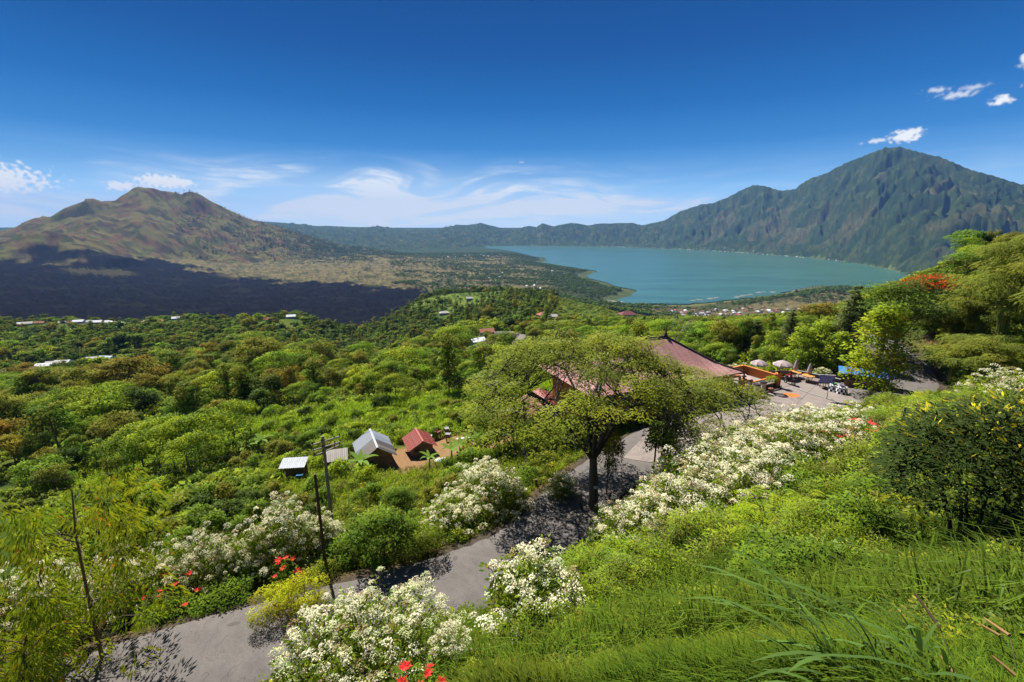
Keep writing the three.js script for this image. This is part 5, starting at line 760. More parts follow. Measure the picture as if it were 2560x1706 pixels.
{ // the tall reed clump close to the viewer and its seed stalks
  const R = rng(961), bx = 2.55, bz = -2.5, y0 = height(bx, bz), g = thing('reed_clump', bx, y0 - .05, bz, 'clump of long blue-green reed blades at the bottom right', 'reed');
  const mat = new THREE.MeshPhysicalMaterial({ vertexColors: true, roughness: .75, transmission: .3, thickness: 0, side: THREE.DoubleSide, specularIntensity: .25 });
  for (let k = 0; k < 44; k++) { const s = new Sprig(), a = Math.PI + (R() - .5) * 1.9 + (k % 7 === 0 ? 1.6 : 0), L = .75 + R() * .75, px = (R() - .35) * 1.1, pz = (R() - .5) * .6, b = .55 + R() * .5, pts = []; for (let j = 0; j <= 8; j++) { const u = j / 8; pts.push([px + Math.cos(a) * L * b * Math.pow(u, 1.5), L * (1.0 * u - .48 * b * u * u * u), pz + Math.sin(a) * L * b * .5 * Math.pow(u, 1.5)]); } s.blade(pts, .024 + R() * .014, vary([.10, .185, .030], R, .25)); part(g, 'blade', s.geometry(), mat); }
  [[3.344,16.064,-3.189, 3.373,15.943,-2.953], [3.72,16.019,-2.972, 3.707,16.055,-2.775], [3.797,15.883,-3.041, 3.846,15.881,-2.938], [2.606,16.16,-2.595, 2.687,16.104,-2.478], [3.363,16.092,-2.578, 3.42,16.051,-2.465], [2.91,16.183,-2.497, 2.916,16.146,-2.385], [2.188,15.219,-3.393, 2.335,15.112,-3.366], [1.782,14.236,-4.489, 1.975,14.072,-4.448]].forEach((v, i) => {
    const A = v.slice(0, 3), B = v.slice(3), d = [B[0] - A[0], B[1] - A[1], B[2] - A[2]], x = B[0] + d[0] * 1.2, z = B[2] + d[2] * 1.2, y = height(x, z), st = new Sprig(), sp = new Sprig(), rel = (p) => [p[0] - x, p[1] - y, p[2] - z];
    st.tube([[0, 0, 0], rel([lerp(B[0], x, .4), lerp(B[1], y, .35), lerp(B[2], z, .4)]), rel(B), rel(A)], .006, .003, 5, [.17, .17, .06]); const q = [lerp(A[0], B[0], .05), lerp(A[1], B[1], .05), lerp(A[2], B[2], .05)]; sp.tube([rel(A), rel([lerp(A[0], B[0], .12), lerp(A[1], B[1], .12), lerp(A[2], B[2], .12)]), rel(B)], .004, .013, 7, i === 0 ? [.09, .05, .03] : [.30, .17, .06]);
    const o = thing('seed_stalk', x, y, z, ['dark brown seed spike, leftmost of the tall ones', 'upper tan seed spike at the right edge', 'lower tan seed spike near the right edge', 'tan seed spike above the pink bloom', 'tan seed spike in the bottom right corner', 'tan seed spike standing among the reed tips', 'short tan seed spike left of the reed clump', 'thin tan seed spike in the grass, bottom centre'][i], 'seed stalk'); part(o, 'stalk', st.geometry(), barkMat); part(o, 'spike', sp.geometry(), barkMat); });
  const s = new Sprig(); for (let k = 0; k < 130; k++) { const e = dirOf(R, .7); s.leaf(e[0] * .03, e[1] * .03, e[2] * .03, e[0], e[1], e[2], e[2], .4, -e[0], .035, .025, vary([.62, .22, .24], R, .25)); } const [x, y, z] = [3.794,14.761,-3.691], f = thing('pink_bloom', x, height(x, z), z, 'single round pink bloom in the grass at the bottom right', 'flower'), hh = y - height(x, z), st = new Sprig(); st.tube([[0, -.05, 0], [0, hh, 0]], .006, .004, 5, [.1, .14, .04]); part(f, 'stem', st.geometry(), barkMat); part(f, 'petals', s.geometry(), petalMat).position.y = hh;
}

// ------------------------------------------------------------------ buildings
const box = (w, h, d, x = 0, y = 0, z = 0) => { const g = new THREE.BoxGeometry(w, h, d); g.translate(x, y, z); return g; };
const cyl = (r0, r1, h, x = 0, y = 0, z = 0, n = 12) => { const g = new THREE.CylinderGeometry(r1, r0, h, n); g.translate(x, y, z); return g; };
const grain = withRepeat(noiseTex.soil, 1);
const paint = (r, g, b, o = {}) => std({ color: lin(r * 1.15, g * 1.15, b * 1.15), map: grain, roughness: .85, ...o });
const brickTex = (() => { const c = document.createElement('canvas'); c.width = c.height = 256; const g = c.getContext('2d'), R = rng(3); g.fillStyle = '#6b5a4c'; g.fillRect(0, 0, 256, 256); for (let y = 0; y < 16; y++) for (let x = -1; x < 8; x++) { const v = 120 + R() * 60; g.fillStyle = `rgb(${v},${v * .80},${v * .64})`; g.fillRect(x * 34 + (y % 2) * 17 + 1, y * 16 + 2, 31, 12); } const t = new THREE.CanvasTexture(c); t.colorSpace = THREE.SRGBColorSpace; t.wrapS = t.wrapT = THREE.RepeatWrapping; t.repeat.set(.7, .7); return t; })();
const M = { orange: paint(.56, .16, .035), orangeTop: paint(.68, .24, .05), white: paint(.66, .66, .64), cream: paint(.60, .50, .34), black: paint(.035, .035, .038), grey: paint(.30, .29, .27), dark: paint(.06, .05, .045), wood: paint(.17, .11, .065), brick: std({ map: brickTex, color: lin(.75, .70, .66) }), glass: std({ color: lin(.03, .04, .05), roughness: .08 }), pot: paint(.26, .09, .05), rustPole: paint(.075, .035, .026), steel: std({ color: lin(.42, .43, .44), metalness: .6, roughness: .5 }), concrete: paint(.22, .21, .20) };
const rustTex = (() => { const t = noiseTex.make(256, () => 0), d = t.image.data, R = rng(12); for (let y = 0; y < 256; y++) for (let x = 0; x < 256; x++) { const u = x / 256, v = y / 256, n = noiseTex.tile(u, v * .5, 9, 4) + noiseTex.tile(u, v, 30, 2, 4) * .5, k = sstep(.22, .36, n), o = (y * 256 + x) * 4, l = .82 + noiseTex.tile(u, v, 40, 2, 9) * .3; d[o] = clamp(lerp(165, 205, k) * l / 255) * 255; d[o + 1] = clamp(lerp(72, 185, k) * l / 255) * 255; d[o + 2] = clamp(lerp(55, 180, k) * l / 255) * 255; d[o + 3] = 255; } t.colorSpace = THREE.SRGBColorSpace; return t; })();
const tin = (r, g, b, rust) => std(rust ? { map: rustTex, color: lin(r, g, b), roughness: .6, metalness: .15, side: THREE.DoubleSide } : { color: lin(r, g, b), map: grain, roughness: .5, metalness: .1, side: THREE.DoubleSide });
// one corrugated sheet, ridge edge at the origin, falling along +x, as wide as w along z
function sheetGeo(L, w, wave = .024, period = .21) { const n = Math.max(4, Math.round(w / period * 4)), P = [], U = [], I = []; for (let k = 0; k <= n; k++) { const z = w * k / n, y = Math.sin(z / period * 6.283) * wave; for (const u of [0, 1]) { P.push(L * u, y, z); U.push(z / 2, L * u / 2); } } for (let k = 0; k < n; k++) { const a = k * 2; I.push(a, a + 2, a + 1, a + 1, a + 2, a + 3); } const g = new THREE.BufferGeometry(); g.setAttribute('position', new THREE.Float32BufferAttribute(P, 3)); g.setAttribute('uv', new THREE.Float32BufferAttribute(U, 2)); g.setIndex(I); g.computeVertexNormals(); return g; }
function gableWall(w, h, rise, len) { const s = new THREE.Shape(); s.moveTo(-w / 2, -.8); s.lineTo(w / 2, -.8); s.lineTo(w / 2, h); s.lineTo(0, h + rise); s.lineTo(-w / 2, h); s.closePath(); const g = new THREE.ExtrudeGeometry(s, { depth: len, bevelEnabled: false }); g.translate(0, 0, -len / 2); return g; }
function tinHouse(name, x, z, turn, w, len, h, rise, label, wallMat, left, right, over = .45, yy) {
  const g = thing(name, x, yy ?? height(x, z), z, label, 'house', null, turn); const wall = part(g, 'wall', gableWall(w - .3, h, rise * (1 - .3 / w), len - .5), wallMat);
  const sl = Math.hypot(w / 2, rise), ang = Math.atan2(rise, w / 2), L = sl + over, n = left.length, sw = (len + .5) / n, sg = sheetGeo(L, sw + .05), frame = part(g, 'roof_frame', box(.1, .1, len + .3, 0, h + rise - .06, 0), M.wood);
  left.forEach((m, k) => { const s = part(g, 'roof_sheet', sg, m); s.position.set(0, h + rise + .05 + (k % 2) * .012, -(len + .5) / 2 + k * sw + sw); s.rotation.set(0, Math.PI, 0); s.rotation.order = 'YXZ'; s.rotateZ(-ang); });
  right.forEach((m, k) => { const s = part(g, 'roof_sheet', sg, m); s.position.set(0, h + rise + .05 + (k % 2) * .012, -(len + .5) / 2 + k * sw); s.rotateZ(-ang); });
  part(g, 'ridge_cap', box(.26, .04, len + .5, 0, h + rise + .08, 0), right[0] === T.white ? T.blue : right[0]);
  const d = part(g, 'door', box(.85, 1.75, .06, w * .12, .85, len / 2 - .22), M.wood), wn = part(g, 'window', box(.7, .6, .06, -w * .24, 1.3, len / 2 - .22), M.dark); part(wn, 'frame', box(.8, .06, .08, -w * .24, 1.63, len / 2 - .21), M.wood);
  return g;
}
const T = { white: tin(.42, .45, .49), blue: tin(.33, .37, .42), tan: tin(.27, .235, .195), brown: tin(.15, .128, .11), grey: tin(.26, .26, .26), rust: tin(.95, .55, .46, true), rust2: tin(1.0, .72, .64, true), pink: tin(.95, .85, .85, true) };
tinHouse('brick_house', -16.9, -51.2, .445, 3.7, 5.2, 2.0, 1.25, 'small brick house with white and brown corrugated roof in the garden', M.brick, [T.white, T.white, T.white, T.white, T.grey, T.tan, T.tan, T.tan].reverse().reverse(), [T.white, T.white, T.blue, T.blue, T.brown, T.brown, T.tan, T.brown]);
tinHouse('red_hut', -12.2, -55.2, .43, 3.0, 3.8, 1.7, .85, 'small hut with rusty red corrugated roof right of the brick house', paint(.16, .13, .11), Array(6).fill(T.rust), [T.rust2, T.rust2, T.rust, T.rust2, T.rust, T.rust2]);
tinHouse('pink_shed', 4.3, -55.6, .2, 5.4, 6.2, 2.6, 1.2, 'rusty pink corrugated roof of a shed half hidden left of the big tree', paint(.34, .36, .40), Array(7).fill(T.pink), Array(7).fill(T.pink));
{ const [x, z] = [12.062,-90.395]; tinHouse('white_shed', x, z, 1.2, 5, 7, 3, 1.2, 'pale blue-white shed roof seen through the left of the big tree crown', paint(.5, .5, .48), Array(6).fill(T.blue), Array(6).fill(T.white)); }
function leanTo(name, x, z, turn, w, d, label, m, n) { const y = height(x, z), g = thing(name, x, y, z, label, 'shed', null, turn); for (const [a, b] of [[-1, -1], [1, -1], [-1, 1], [1, 1]]) part(g, 'post', cyl(.05, .05, 1.7 + (b < 0 ? .5 : 0), a * (w / 2 - .15), .8 + (b < 0 ? .25 : 0), b * (d / 2 - .15), 6), M.wood); const sw = w / n, sg = sheetGeo(d + .3, sw + .04); for (let k = 0; k < n; k++) { const s = part(g, 'roof_sheet', sg, m); s.position.set(-w / 2 + k * sw, 2.25, -d / 2 - .1); s.rotation.order = 'YXZ'; s.rotation.y = -Math.PI / 2; s.rotateZ(-.26); s.position.x += 0; s.scale.z = -1; s.position.x += 0; } part(g, 'back_wall', box(w - .4, 1.5, .06, 0, .75, -d / 2 + .15), M.wood); part(g, 'crate', box(.7, .5, .5, w * .2, .3, .1), std({ color: lin(.05, .22, .42) })); return g; }
leanTo('open_shed', -24.6, -46.6, .12, 2.7, 1.4, 'open shed with white sheet roof, left of the concrete pole', T.blue, 4); leanTo('open_shed', -20.6, -48.6, .32, 2.6, 1.8, 'open shed with grey-brown sheet roof beside the brick house', T.brown, 4);
// boxes and odds and ends behind the red hut
[[-11.601,-58.883, .6, .5, 'white'], [-10.692,-60.792, .7, .5, 'rust'], [-9.563,-61.784, .6, .6, 'grey'], [-8.967,-58.842, .6, .5, 'grey']].forEach(([x, z, w, h, m], i) => { const g = thing('hive_box', x, height(x, z), z, ['white-lidded box on legs, leftmost behind the red hut', 'rust-lidded box on legs, second behind the red hut', 'grey-lidded box on legs, third behind the red hut', 'grey-lidded box on legs, nearest behind the red hut'][i], 'box', null, i); part(g, 'body', box(w, h, .5, 0, .9, 0), M.wood); part(g, 'lid', box(w + .15, .06, .65, 0, .9 + h / 2 + .03, 0), T[m]); for (const a of [-1, 1]) for (const b of [-1, 1]) part(g, 'leg', box(.05, .8, .05, a * w * .4, .3, b * .2), M.wood); });
{ const [x, z] = [-6.344,-57.963], g = thing('bench', x, height(x, z), z, 'long white plank bench behind the red hut', 'bench', null, .3); part(g, 'seat', box(2.6, .07, .4, 0, .6, 0), M.white); for (const a of [-1, 1]) part(g, 'leg', box(.08, .6, .35, a * 1.1, .3, 0), M.wood); }
{ const [x, z] = [-8.827,-50.876], g = thing('tarpaulin', x, height(x, z), z, 'white crumpled sheet lying right of the red hut', 'sheet', null, .4), pg = new THREE.PlaneGeometry(1.4, .9, 12, 8); pg.rotateX(-Math.PI / 2); const p = pg.attributes.position; for (let i = 0; i < p.count; i++) p.setY(i, .35 + fbm(p.getX(i) * 2, p.getZ(i) * 2, 2) * .25); pg.computeVertexNormals(); part(g, 'sheet', pg, std({ color: lin(.62, .64, .68), side: THREE.DoubleSide })); }
// houses in the valley, on the ridge and by the lake
const roofMat = { brown: paint(.20, .13, .10), white: paint(.72, .74, .76), red: paint(.36, .12, .075), pale: paint(.46, .43, .40), blue: paint(.46, .56, .66), darkred: paint(.20, .055, .05) }, wallMats = [paint(.52, .48, .42), paint(.46, .36, .32), paint(.56, .55, .52)];
function roofGeo(w, d, rise, hip) { const o = .6, W = w / 2 + o, D = d / 2 + o, r = hip ? Math.max(.3, W - D) : W, y = rise, P = [[-W, 0, D], [W, 0, D], [W, 0, -D], [-W, 0, -D], [-r, y, 0], [r, y, 0]], F = [[0, 1, 5], [0, 5, 4], [2, 3, 4], [2, 4, 5], [1, 2, 5], [3, 0, 4], [0, 2, 1], [0, 3, 2]], v = [], uv = []; for (const f of F) for (const k of f) { v.push(...P[k]); uv.push(P[k][0] / 2, P[k][2] / 2 + P[k][1]); } const g = new THREE.BufferGeometry(); g.setAttribute('position', new THREE.Float32BufferAttribute(v, 3)); g.setAttribute('uv', new THREE.Float32BufferAttribute(uv, 2)); g.computeVertexNormals(); return g; }
valleyHouses.forEach(([x, z, w, d, h, rise, turn, roof, label], i) => {
  const g = thing('house', x, height(x, z), z, label ?? { white: 'white-roofed house in the ridge village on the left', pale: 'pale-roofed house in the ridge village on the left', red: 'red-roofed house in the ridge village on the left' }[roof], 'house', label ? null : roof + ' roofs of the ridge village', turn + .1);
  part(g, 'wall', box(w, h + 2, d, 0, h / 2 - 1, 0), wallMats[i % 3]); const r = part(g, 'roof', roofGeo(w, d, rise, w > 11), roofMat[roof]); r.position.y = h;
  if (i < 19) { for (const u of [-.28, .28]) { const q = part(g, 'window', box(w * .14, h * .36, .08, u * w, h * .58, d / 2 + .03), M.glass); part(q, 'frame', box(w * .17, .12, .1, u * w, h * .78, d / 2 + .04), M.white); } part(g, 'door', box(w * .1, h * .68, .08, 0, h * .34, d / 2 + .03), M.wood); }
  if (i === 0) { const pw = part(g, 'wing', box(4.5, 2.8, 5, 5.5, 1.4, 3.4), paint(.52, .30, .27)); const pr = part(g, 'roof', roofGeo(4.5, 5, 1.9, true), roofMat.brown); pr.position.set(5.5, 2.8, 3.4); const cp = part(g, 'canopy', box(4.2, .12, 2.6, -2.6, 2.0, 5.4), M.white); for (const a of [-4.4, -.8]) part(cp, 'post', box(.12, 2, .12, a, 1, 6.5), M.white); }
});
{ const R = rng(61), spots = [];
  const boxes = [2, 3, 4].map((k) => [box(8 + k, 4, 7, 0, 1, 0), roofGeo(8 + k, 7, 3, k > 2)]);
  const town = (n, px, Z, label, group) => { for (let k = 0; k < n; k++) { const az = lerp(px[0], px[1], R()), r = lerp(Z[0], Z[1], R()), x = Math.sin(az) * r, z = -Math.cos(az) * r; if (shoreDistance(x, z) > -25) continue; if (spots.some(([a, b]) => Math.hypot(a - x, b - z) < 15)) continue; spots.push([x, z]); const q = boxes[k % 3], m = pick(['red', 'red', 'pale', 'brown', 'white', 'white', 'red'], R), g = thing('lakeside_house', x, height(x, z), z, { red: 'red-roofed house ', pale: 'pale-roofed house ', brown: 'brown-roofed house ', white: 'white-roofed house ' }[m] + label, 'house', m + ' roofs ' + group, R() * 3); const s = .8 + R() * .6; g.scale.set(s, s, s); part(g, 'wall', q[0], wallMats[k % 3]); part(g, 'roof', q[1], roofMat[m]).position.y = 3; } };
  town(190, [.33, .60], [1330, 1660], 'in the lakeside town on the near shore', 'of the lakeside town'); town(26, [.60, .70], [1350, 1750], 'in the town behind the pointed conifer', 'of the town behind the conifer');
  const far = (n, a0, a1, in0, in1, label, group) => { for (let k = 0; k < n; k++) { const az = lerp(a0, a1, R()), r = table(rimB, az) + lerp(in0, in1, R()), x = Math.sin(az) * r, z = -Math.cos(az) * r, s = .85 + R() * .5; const m = pick(['white', 'white', 'pale', 'red'], R), g = thing('shore_house', x, Math.max(LAKE, height(x, z)), z, m.replace('pale', 'grey') + '-roofed house ' + label, 'house', m + ' houses ' + group, R() * 3); g.scale.setScalar(s); const q = boxes[k % 3]; part(g, 'wall', q[0], wallMats[2]); part(g, 'roof', q[1], roofMat[m]).position.y = 3; } };
  far(46, .335, .52, 20, 150, 'in the village at the foot of the mountain', 'of the village under the mountain'); far(26, .18, .25, 20, 110, 'in the far village under the caldera rim', 'of the village under the rim'); far(14, .52, .62, 20, 160, 'scattered below the mountain on the right shore', 'on the right shore');
  const plain = (n, a0, a1, r0, r1, label, group) => { for (let k = 0; k < n; k++) { const az = lerp(a0, a1, R()), r = lerp(r0, r1, R()), x = Math.sin(az) * r, z = -Math.cos(az) * r; if (shoreDistance(x, z) > -30) continue; const g = thing('plain_house', x, height(x, z), z, 'white-roofed hut ' + label, 'house', group, R() * 3), q = boxes[k % 3]; g.scale.setScalar(1.1 + R() * .6); part(g, 'wall', q[0], wallMats[2]); part(g, 'roof', q[1], roofMat[k % 4 ? 'white' : 'red']).position.y = 3; } };
  plain(22, -.14, -.02, 4300, 5000, 'in the woods by the left lake shore', 'huts by the left shore'); plain(16, -.06, .13, 2100, 3000, 'scattered on the lava plain', 'huts on the lava plain');
}
const penMat = paint(.52, .46, .38);
{ // fish pens floating near the shores
  const R = rng(66), fg = []; for (let k = 0; k <= 4; k++) { fg.push(box(16, .7, .9, 0, .3, -8 + k * 4)); fg.push(box(.9, .7, 16, -8 + k * 4, .3, 0)); } const pen = mergeGeometries(fg), hut = box(3, 2.6, 3, 0, 1.5, 0), hr = roofGeo(3, 3, 1, false);
  const rows = [[725.079,-1805.389, 862.003,-1880.809, 7, 'of the left row of fish pens'], [925.341,-1892.082, 1048.876,-1987.182, 6, 'of the middle row of fish pens'], [1092.854,-2038.276, 1197.307,-2064.787, 5, 'of the right row of fish pens'], [374.492,-1805.389, 436.554,-1764.855, 7, 'in the bay below the dark red roof'], [366.269,-1726.037, 445.491,-1707.237, 6, 'in the bay nearest the shore']];
  rows.forEach(([x0, z0, x1, z1, n, l], j) => { for (let k = 0; k < n; k++) { const t = (k + .2 + R() * .6) / n, x = lerp(x0, x1, t) + (R() - .5) * 14, z = lerp(z0, z1, t) + (R() - .5) * 14, g = thing('fish_pen', x, LAKE, z, 'floating square fish pen ' + l, 'fish pen', 'fish pens ' + l, .2 + R() * .2); part(g, 'float_frame', pen, penMat); if (R() < .4) { const h = part(g, 'hut', hut, wallMats[2]); h.position.set(-6, 0, 4); const q = part(h, 'roof', hr, roofMat.white); q.position.y = 2.8; } } });
}

// ------------------------------------------------------------------ the restaurant
{
  const g = thing('restaurant', 14.6, 0, -51.2, 'orange restaurant under a wide pink metal hip roof', 'restaurant', null, .412);
  const HX = 10.2, HZ = 6.2, RX = 4.0, Y0 = 3.1, Y1 = 6.5, prof = (t) => Y0 + (Y1 - Y0) * (t < .32 ? t * .62 : .1984 + (t - .32) * 1.1788);
  const shades = [[.46, .225, .205], [.49, .25, .225], [.43, .205, .19], [.53, .285, .26]].map((c) => std({ color: lin(...c), map: grain, roughness: .9, metalness: 0, side: THREE.DoubleSide }));
  const strip = (f, a0, a1, tm) => { const P = [], U = [], I = [], n = 6; for (let k = 0; k <= n; k++) for (const [a, e] of [[a0, .02], [a1, 0]]) { const t = tm(a) * k / n, p = f(a, t); P.push(p[0], prof(t) + e, p[1]); U.push(a / 3, t * 2); } for (let k = 0; k < n; k++) { const b = k * 2; I.push(b, b + 1, b + 2, b + 2, b + 1, b + 3); } const q = new THREE.BufferGeometry(); q.setAttribute('position', new THREE.Float32BufferAttribute(P, 3)); q.setAttribute('uv', new THREE.Float32BufferAttribute(U, 2)); q.setIndex(I); q.computeVertexNormals(); return q; };
  const R = rng(8), sheet = (q) => part(g, 'roof_sheet', q, pick(shades, R));
  for (const s of [1, -1]) { for (let k = 0; k < 26; k++) { const a = -HX + 2 * HX * k / 26; sheet(strip((x, t) => [x, s * HZ * (1 - t)], a, a + 2 * HX / 26, (x) => clamp((HX - Math.abs(x)) / (HX - RX)))); } for (let k = 0; k < 14; k++) { const a = -HZ + 2 * HZ * k / 14; sheet(strip((zz, t) => [s * lerp(HX, RX, t), zz], a, a + 2 * HZ / 14, (zz) => clamp(1 - Math.abs(zz) / HZ))); } }
  const capGeo = (a, b) => { const d = new THREE.Vector3().subVectors(b, a), q = new THREE.CylinderGeometry(.11, .11, d.length(), 7); q.applyQuaternion(new THREE.Quaternion().setFromUnitVectors(new THREE.Vector3(0, 1, 0), d.clone().normalize())); q.translate((a.x + b.x) / 2, (a.y + b.y) / 2 + .06, (a.z + b.z) / 2); return q; }, V = (x, y, z) => new THREE.Vector3(x, y, z);
  part(g, 'ridge_cap', capGeo(V(-RX, Y1, 0), V(RX, Y1, 0)), M.dark);
  for (const a of [-1, 1]) { for (const b of [-1, 1]) { const mid = V(a * lerp(HX, RX, .32), prof(.32), b * HZ * .68); part(g, 'hip_cap', mergeGeometries([capGeo(V(a * RX, Y1, 0), mid), capGeo(mid, V(a * HX, Y0, b * HZ))]), M.dark); } const f = part(g, 'finial', new THREE.LatheGeometry([[.0, 0], [.28, .02], [.2, .16], [.24, .3], [.1, .42], [.14, .52], [0, .78]].map((p) => new THREE.Vector2(...p)), 10), M.dark); f.position.set(a * RX, Y1 + .08, 0); }
  part(g, 'eave_soffit', box(2 * HX - .5, .08, 2 * HZ - .5, 0, Y0 - .12, 0), M.wood);
  const wall = part(g, 'wall', box(17.2, 4.4, 9.2, 0, .95, 0), M.orange);
  for (let k = 0; k < 7; k++) { const x = -7.4 + k * 2.4; const w = part(g, 'window', box(1.2, 1.3, .1, x, 1.6, 4.65), M.glass); for (const u of [-.63, .63]) part(w, 'frame', box(.1, 1.5, .14, x + u, 1.6, 4.66), M.white); part(g, 'pillar', box(.36, 3.2, .36, x + 1.2, 1.5, 5.2), M.orangeTop); }
  const pw = part(g, 'window', box(.1, 1.5, 1.3, 8.66, 1.6, 2.4), M.white); for (let k = 0; k < 3; k++) part(pw, 'pane', box(.06, 1.3, .34, 8.73, 1.6, 2.0 + k * .4), M.glass);
  part(g, 'corner_pillar', box(.5, 3.3, .5, 8.8, 1.5, 4.6), M.orangeTop); part(g, 'downpipe', cyl(.07, .07, 3.2, 8.8, 1.5, 4.95, 8), M.white);
}
{ // side wing with counter opening, banner wall and flat canopy; terrace behind it
  const along = (name, a, b, y0, y1, th, mat, g, over = 0) => { const dx = b[0] - a[0], dz = b[1] - a[1], L = Math.hypot(dx, dz), m = part(g, name, box(L + over, y1 - y0, th), mat); m.position.set((a[0] + b[0]) / 2 - g.position.x, (y0 + y1) / 2, (a[1] + b[1]) / 2 - g.position.z); m.rotation.y = Math.atan2(-dz, dx); return m; };
  const A = [24.9, -50.3], B = [26.6, -50.75], C2 = [28.3, -51.2], w = thing('side_wing', 26.5, 0, -51.5, 'low orange side wing with dark counter opening and a banner', 'building');
  along('wall', A, B, -.1, .75, .22, M.orange, w); along('counter_top', A, B, .75, .83, .34, M.grey, w); along('interior', [A[0] - .1, A[1] - 1.2], [B[0] - .1, B[1] - 1.2], 0, 2.1, .1, M.wood, w); along('lintel', A, B, 2.15, 2.4, .24, M.orange, w);
  along('wall', B, C2, -.1, 1.55, .22, M.orange, w); along('plinth', [A[0], A[1] + .14], [C2[0], C2[1] + .14], -.1, .22, .12, M.grey, w); for (const p of [A, B, C2]) { const q = part(w, 'post', box(.22, p === C2 ? 1.8 : 2.3, .22), p === B ? M.grey : M.orangeTop); q.position.set(p[0] - 26.5, (p === C2 ? .8 : 1.1), p[1] + 51.5); }
  const cs = new THREE.Shape([[24.6, 52.3], [28.6, 53.3], [28.4, 51.2], [26.7, 50.8]].map(([x, z]) => new THREE.Vector2(x - 26.5, z - 51.5))), cg = new THREE.ExtrudeGeometry(cs, { depth: .14, bevelEnabled: false }); cg.rotateX(-Math.PI / 2); part(w, 'flat_roof', cg, paint(.46, .30, .28)).position.y = 1.56;
  const c = document.createElement('canvas'); c.width = 128; c.height = 256; const x = c.getContext('2d'), R = rng(15); x.fillStyle = '#d9cfe0'; x.fillRect(0, 0, 128, 256); for (let col = 0; col < 2; col++) for (let k = 0; k < 22; k++) { x.fillStyle = '#7b4a9a'; let px = 8 + col * 62; const end = 30 + R() * 24 + col * 62; while (px < end) { const l = 4 + R() * 9; x.fillRect(px, 10 + k * 11, l, 5); px += l + 3; } } const tx = new THREE.CanvasTexture(c); tx.colorSpace = THREE.SRGBColorSpace;
  const bn = part(w, 'banner', new THREE.BoxGeometry(.78, 1.25, .015), std({ map: tx, roughness: .7 })); bn.position.set(lerp(B[0], C2[0], .6) - 26.5 + .04, .86, lerp(B[1], C2[1], .6) + 51.5 + .14); bn.rotation.y = Math.atan2(C2[1] - B[1], -(C2[0] - B[0])) + Math.PI; bn.userData.label = 'white banner with rows of purple print';
  const t = thing('terrace', 29.3, 0, -53.8, 'raised terrace with orange parapet and white balusters', 'terrace'), Q = [[28.5, -51.2], [32.2, -53.1], [30.2, -57.0], [26.4, -55.0]];
  const fs = new THREE.Shape(Q.map(([a, b]) => new THREE.Vector2(a - 29.3, -(b + 53.8)))), fg = new THREE.ExtrudeGeometry(fs, { depth: .9, bevelEnabled: false }); fg.rotateX(-Math.PI / 2); part(t, 'floor', fg, paint(.30, .27, .24)).position.y = -.3;
  for (const [a, b] of [[Q[1], Q[2]], [Q[2], Q[3]]]) { along('parapet', a, b, .55, 1.62, .16, M.orange, t); along('coping', a, b, 1.62, 1.72, .28, M.orangeTop, t, .1); }
  along('rail', Q[0], Q[1], 1.30, 1.44, .2, M.orangeTop, t); along('kerb', Q[0], Q[1], .58, .72, .18, M.cream, t); along('front_wall', [Q[0][0], Q[0][1] + .1], [Q[1][0], Q[1][1] + .1], -.05, .56, .1, M.dark, t);
  for (let k = 0; k < 17; k++) { const u = (k + .5) / 17, m = part(t, 'baluster', k ? t.userData.bg : (t.userData.bg = new THREE.LatheGeometry([[.035, 0], [.06, .1], [.075, .22], [.045, .38], [.04, .5], [.06, .58]].map((p) => new THREE.Vector2(...p)), 8)), M.white); m.position.set(lerp(Q[0][0], Q[1][0], u) - 29.3, .72, lerp(Q[0][1], Q[1][1], u) + 53.8); } delete t.userData.bg;
  const lantern = (px, pz, h, label, body) => { const p = thing('gate_pillar', px, 0, pz, label, 'pillar'); part(p, 'shaft', box(.46, h, .46, 0, h / 2, 0), body); part(p, 'base', box(.58, .3, .58, 0, .15, 0), M.black); part(p, 'cap', box(.62, .16, .62, 0, h + .08, 0), body === M.cream ? M.black : M.orangeTop); if (body !== M.cream) part(p, 'lantern', new THREE.LatheGeometry([[.16, 0], [.12, .18], [.32, .26], [.2, .36], [.08, .44], [.12, .5], [0, .66]].map((q) => new THREE.Vector2(...q)), 8), M.dark).position.y = h + .16; };
  lantern(32.5, -53.0, 1.75, 'orange pillar with stone lantern at the terrace corner', M.orange); lantern(29.6, -51.0, 1.35, 'cream and black gate pillar beside the potted plant', M.cream); lantern(28.5, -50.3, 1.3, 'cream and black gate pillar beside the banner wall', M.cream); lantern(26.9, -50.4, 1.9, 'orange pillar with stone lantern on the side wing', M.orange);
  const fence = thing('chain_fence', 31.2, 0, -51.9, 'low black chain rail in front of the terrace', 'rail'); along('rail', [29.9, -51.1], [32.9, -52.75], .30, .34, .04, M.black, fence); for (let k = 0; k < 7; k++) { const m = part(fence, 'post', box(.05, .42, .05), M.black); m.position.set(lerp(29.9, 32.9, k / 6) - 31.2, .21, lerp(-51.1, -52.75, k / 6) + 51.9); }
  const wl = thing('low_wall', 39, 0, -56, 'low dark wall behind the outdoor tables', 'wall'); along('wall', [34.2, -58.0], [38.2, -58.4], -.3, .55, .2, M.dark, wl); along('wall', [38.2, -58.4], [41.4, -54.6], -.3, .5, .2, M.dark, wl); along('coping', [38.2, -58.4], [41.4, -54.6], .5, .58, .3, M.grey, wl);
  const kb = thing('kerb', 36, 0, -48.5, 'stone kerb step between forecourt and side road', 'kerb'); along('kerb_stone', [34.4, -52.6], [36.2, -48.6], -.05, .13, .24, M.grey, kb); along('kerb_stone', [36.2, -48.6], [36.8, -45.4], -.05, .13, .24, M.concrete, kb);
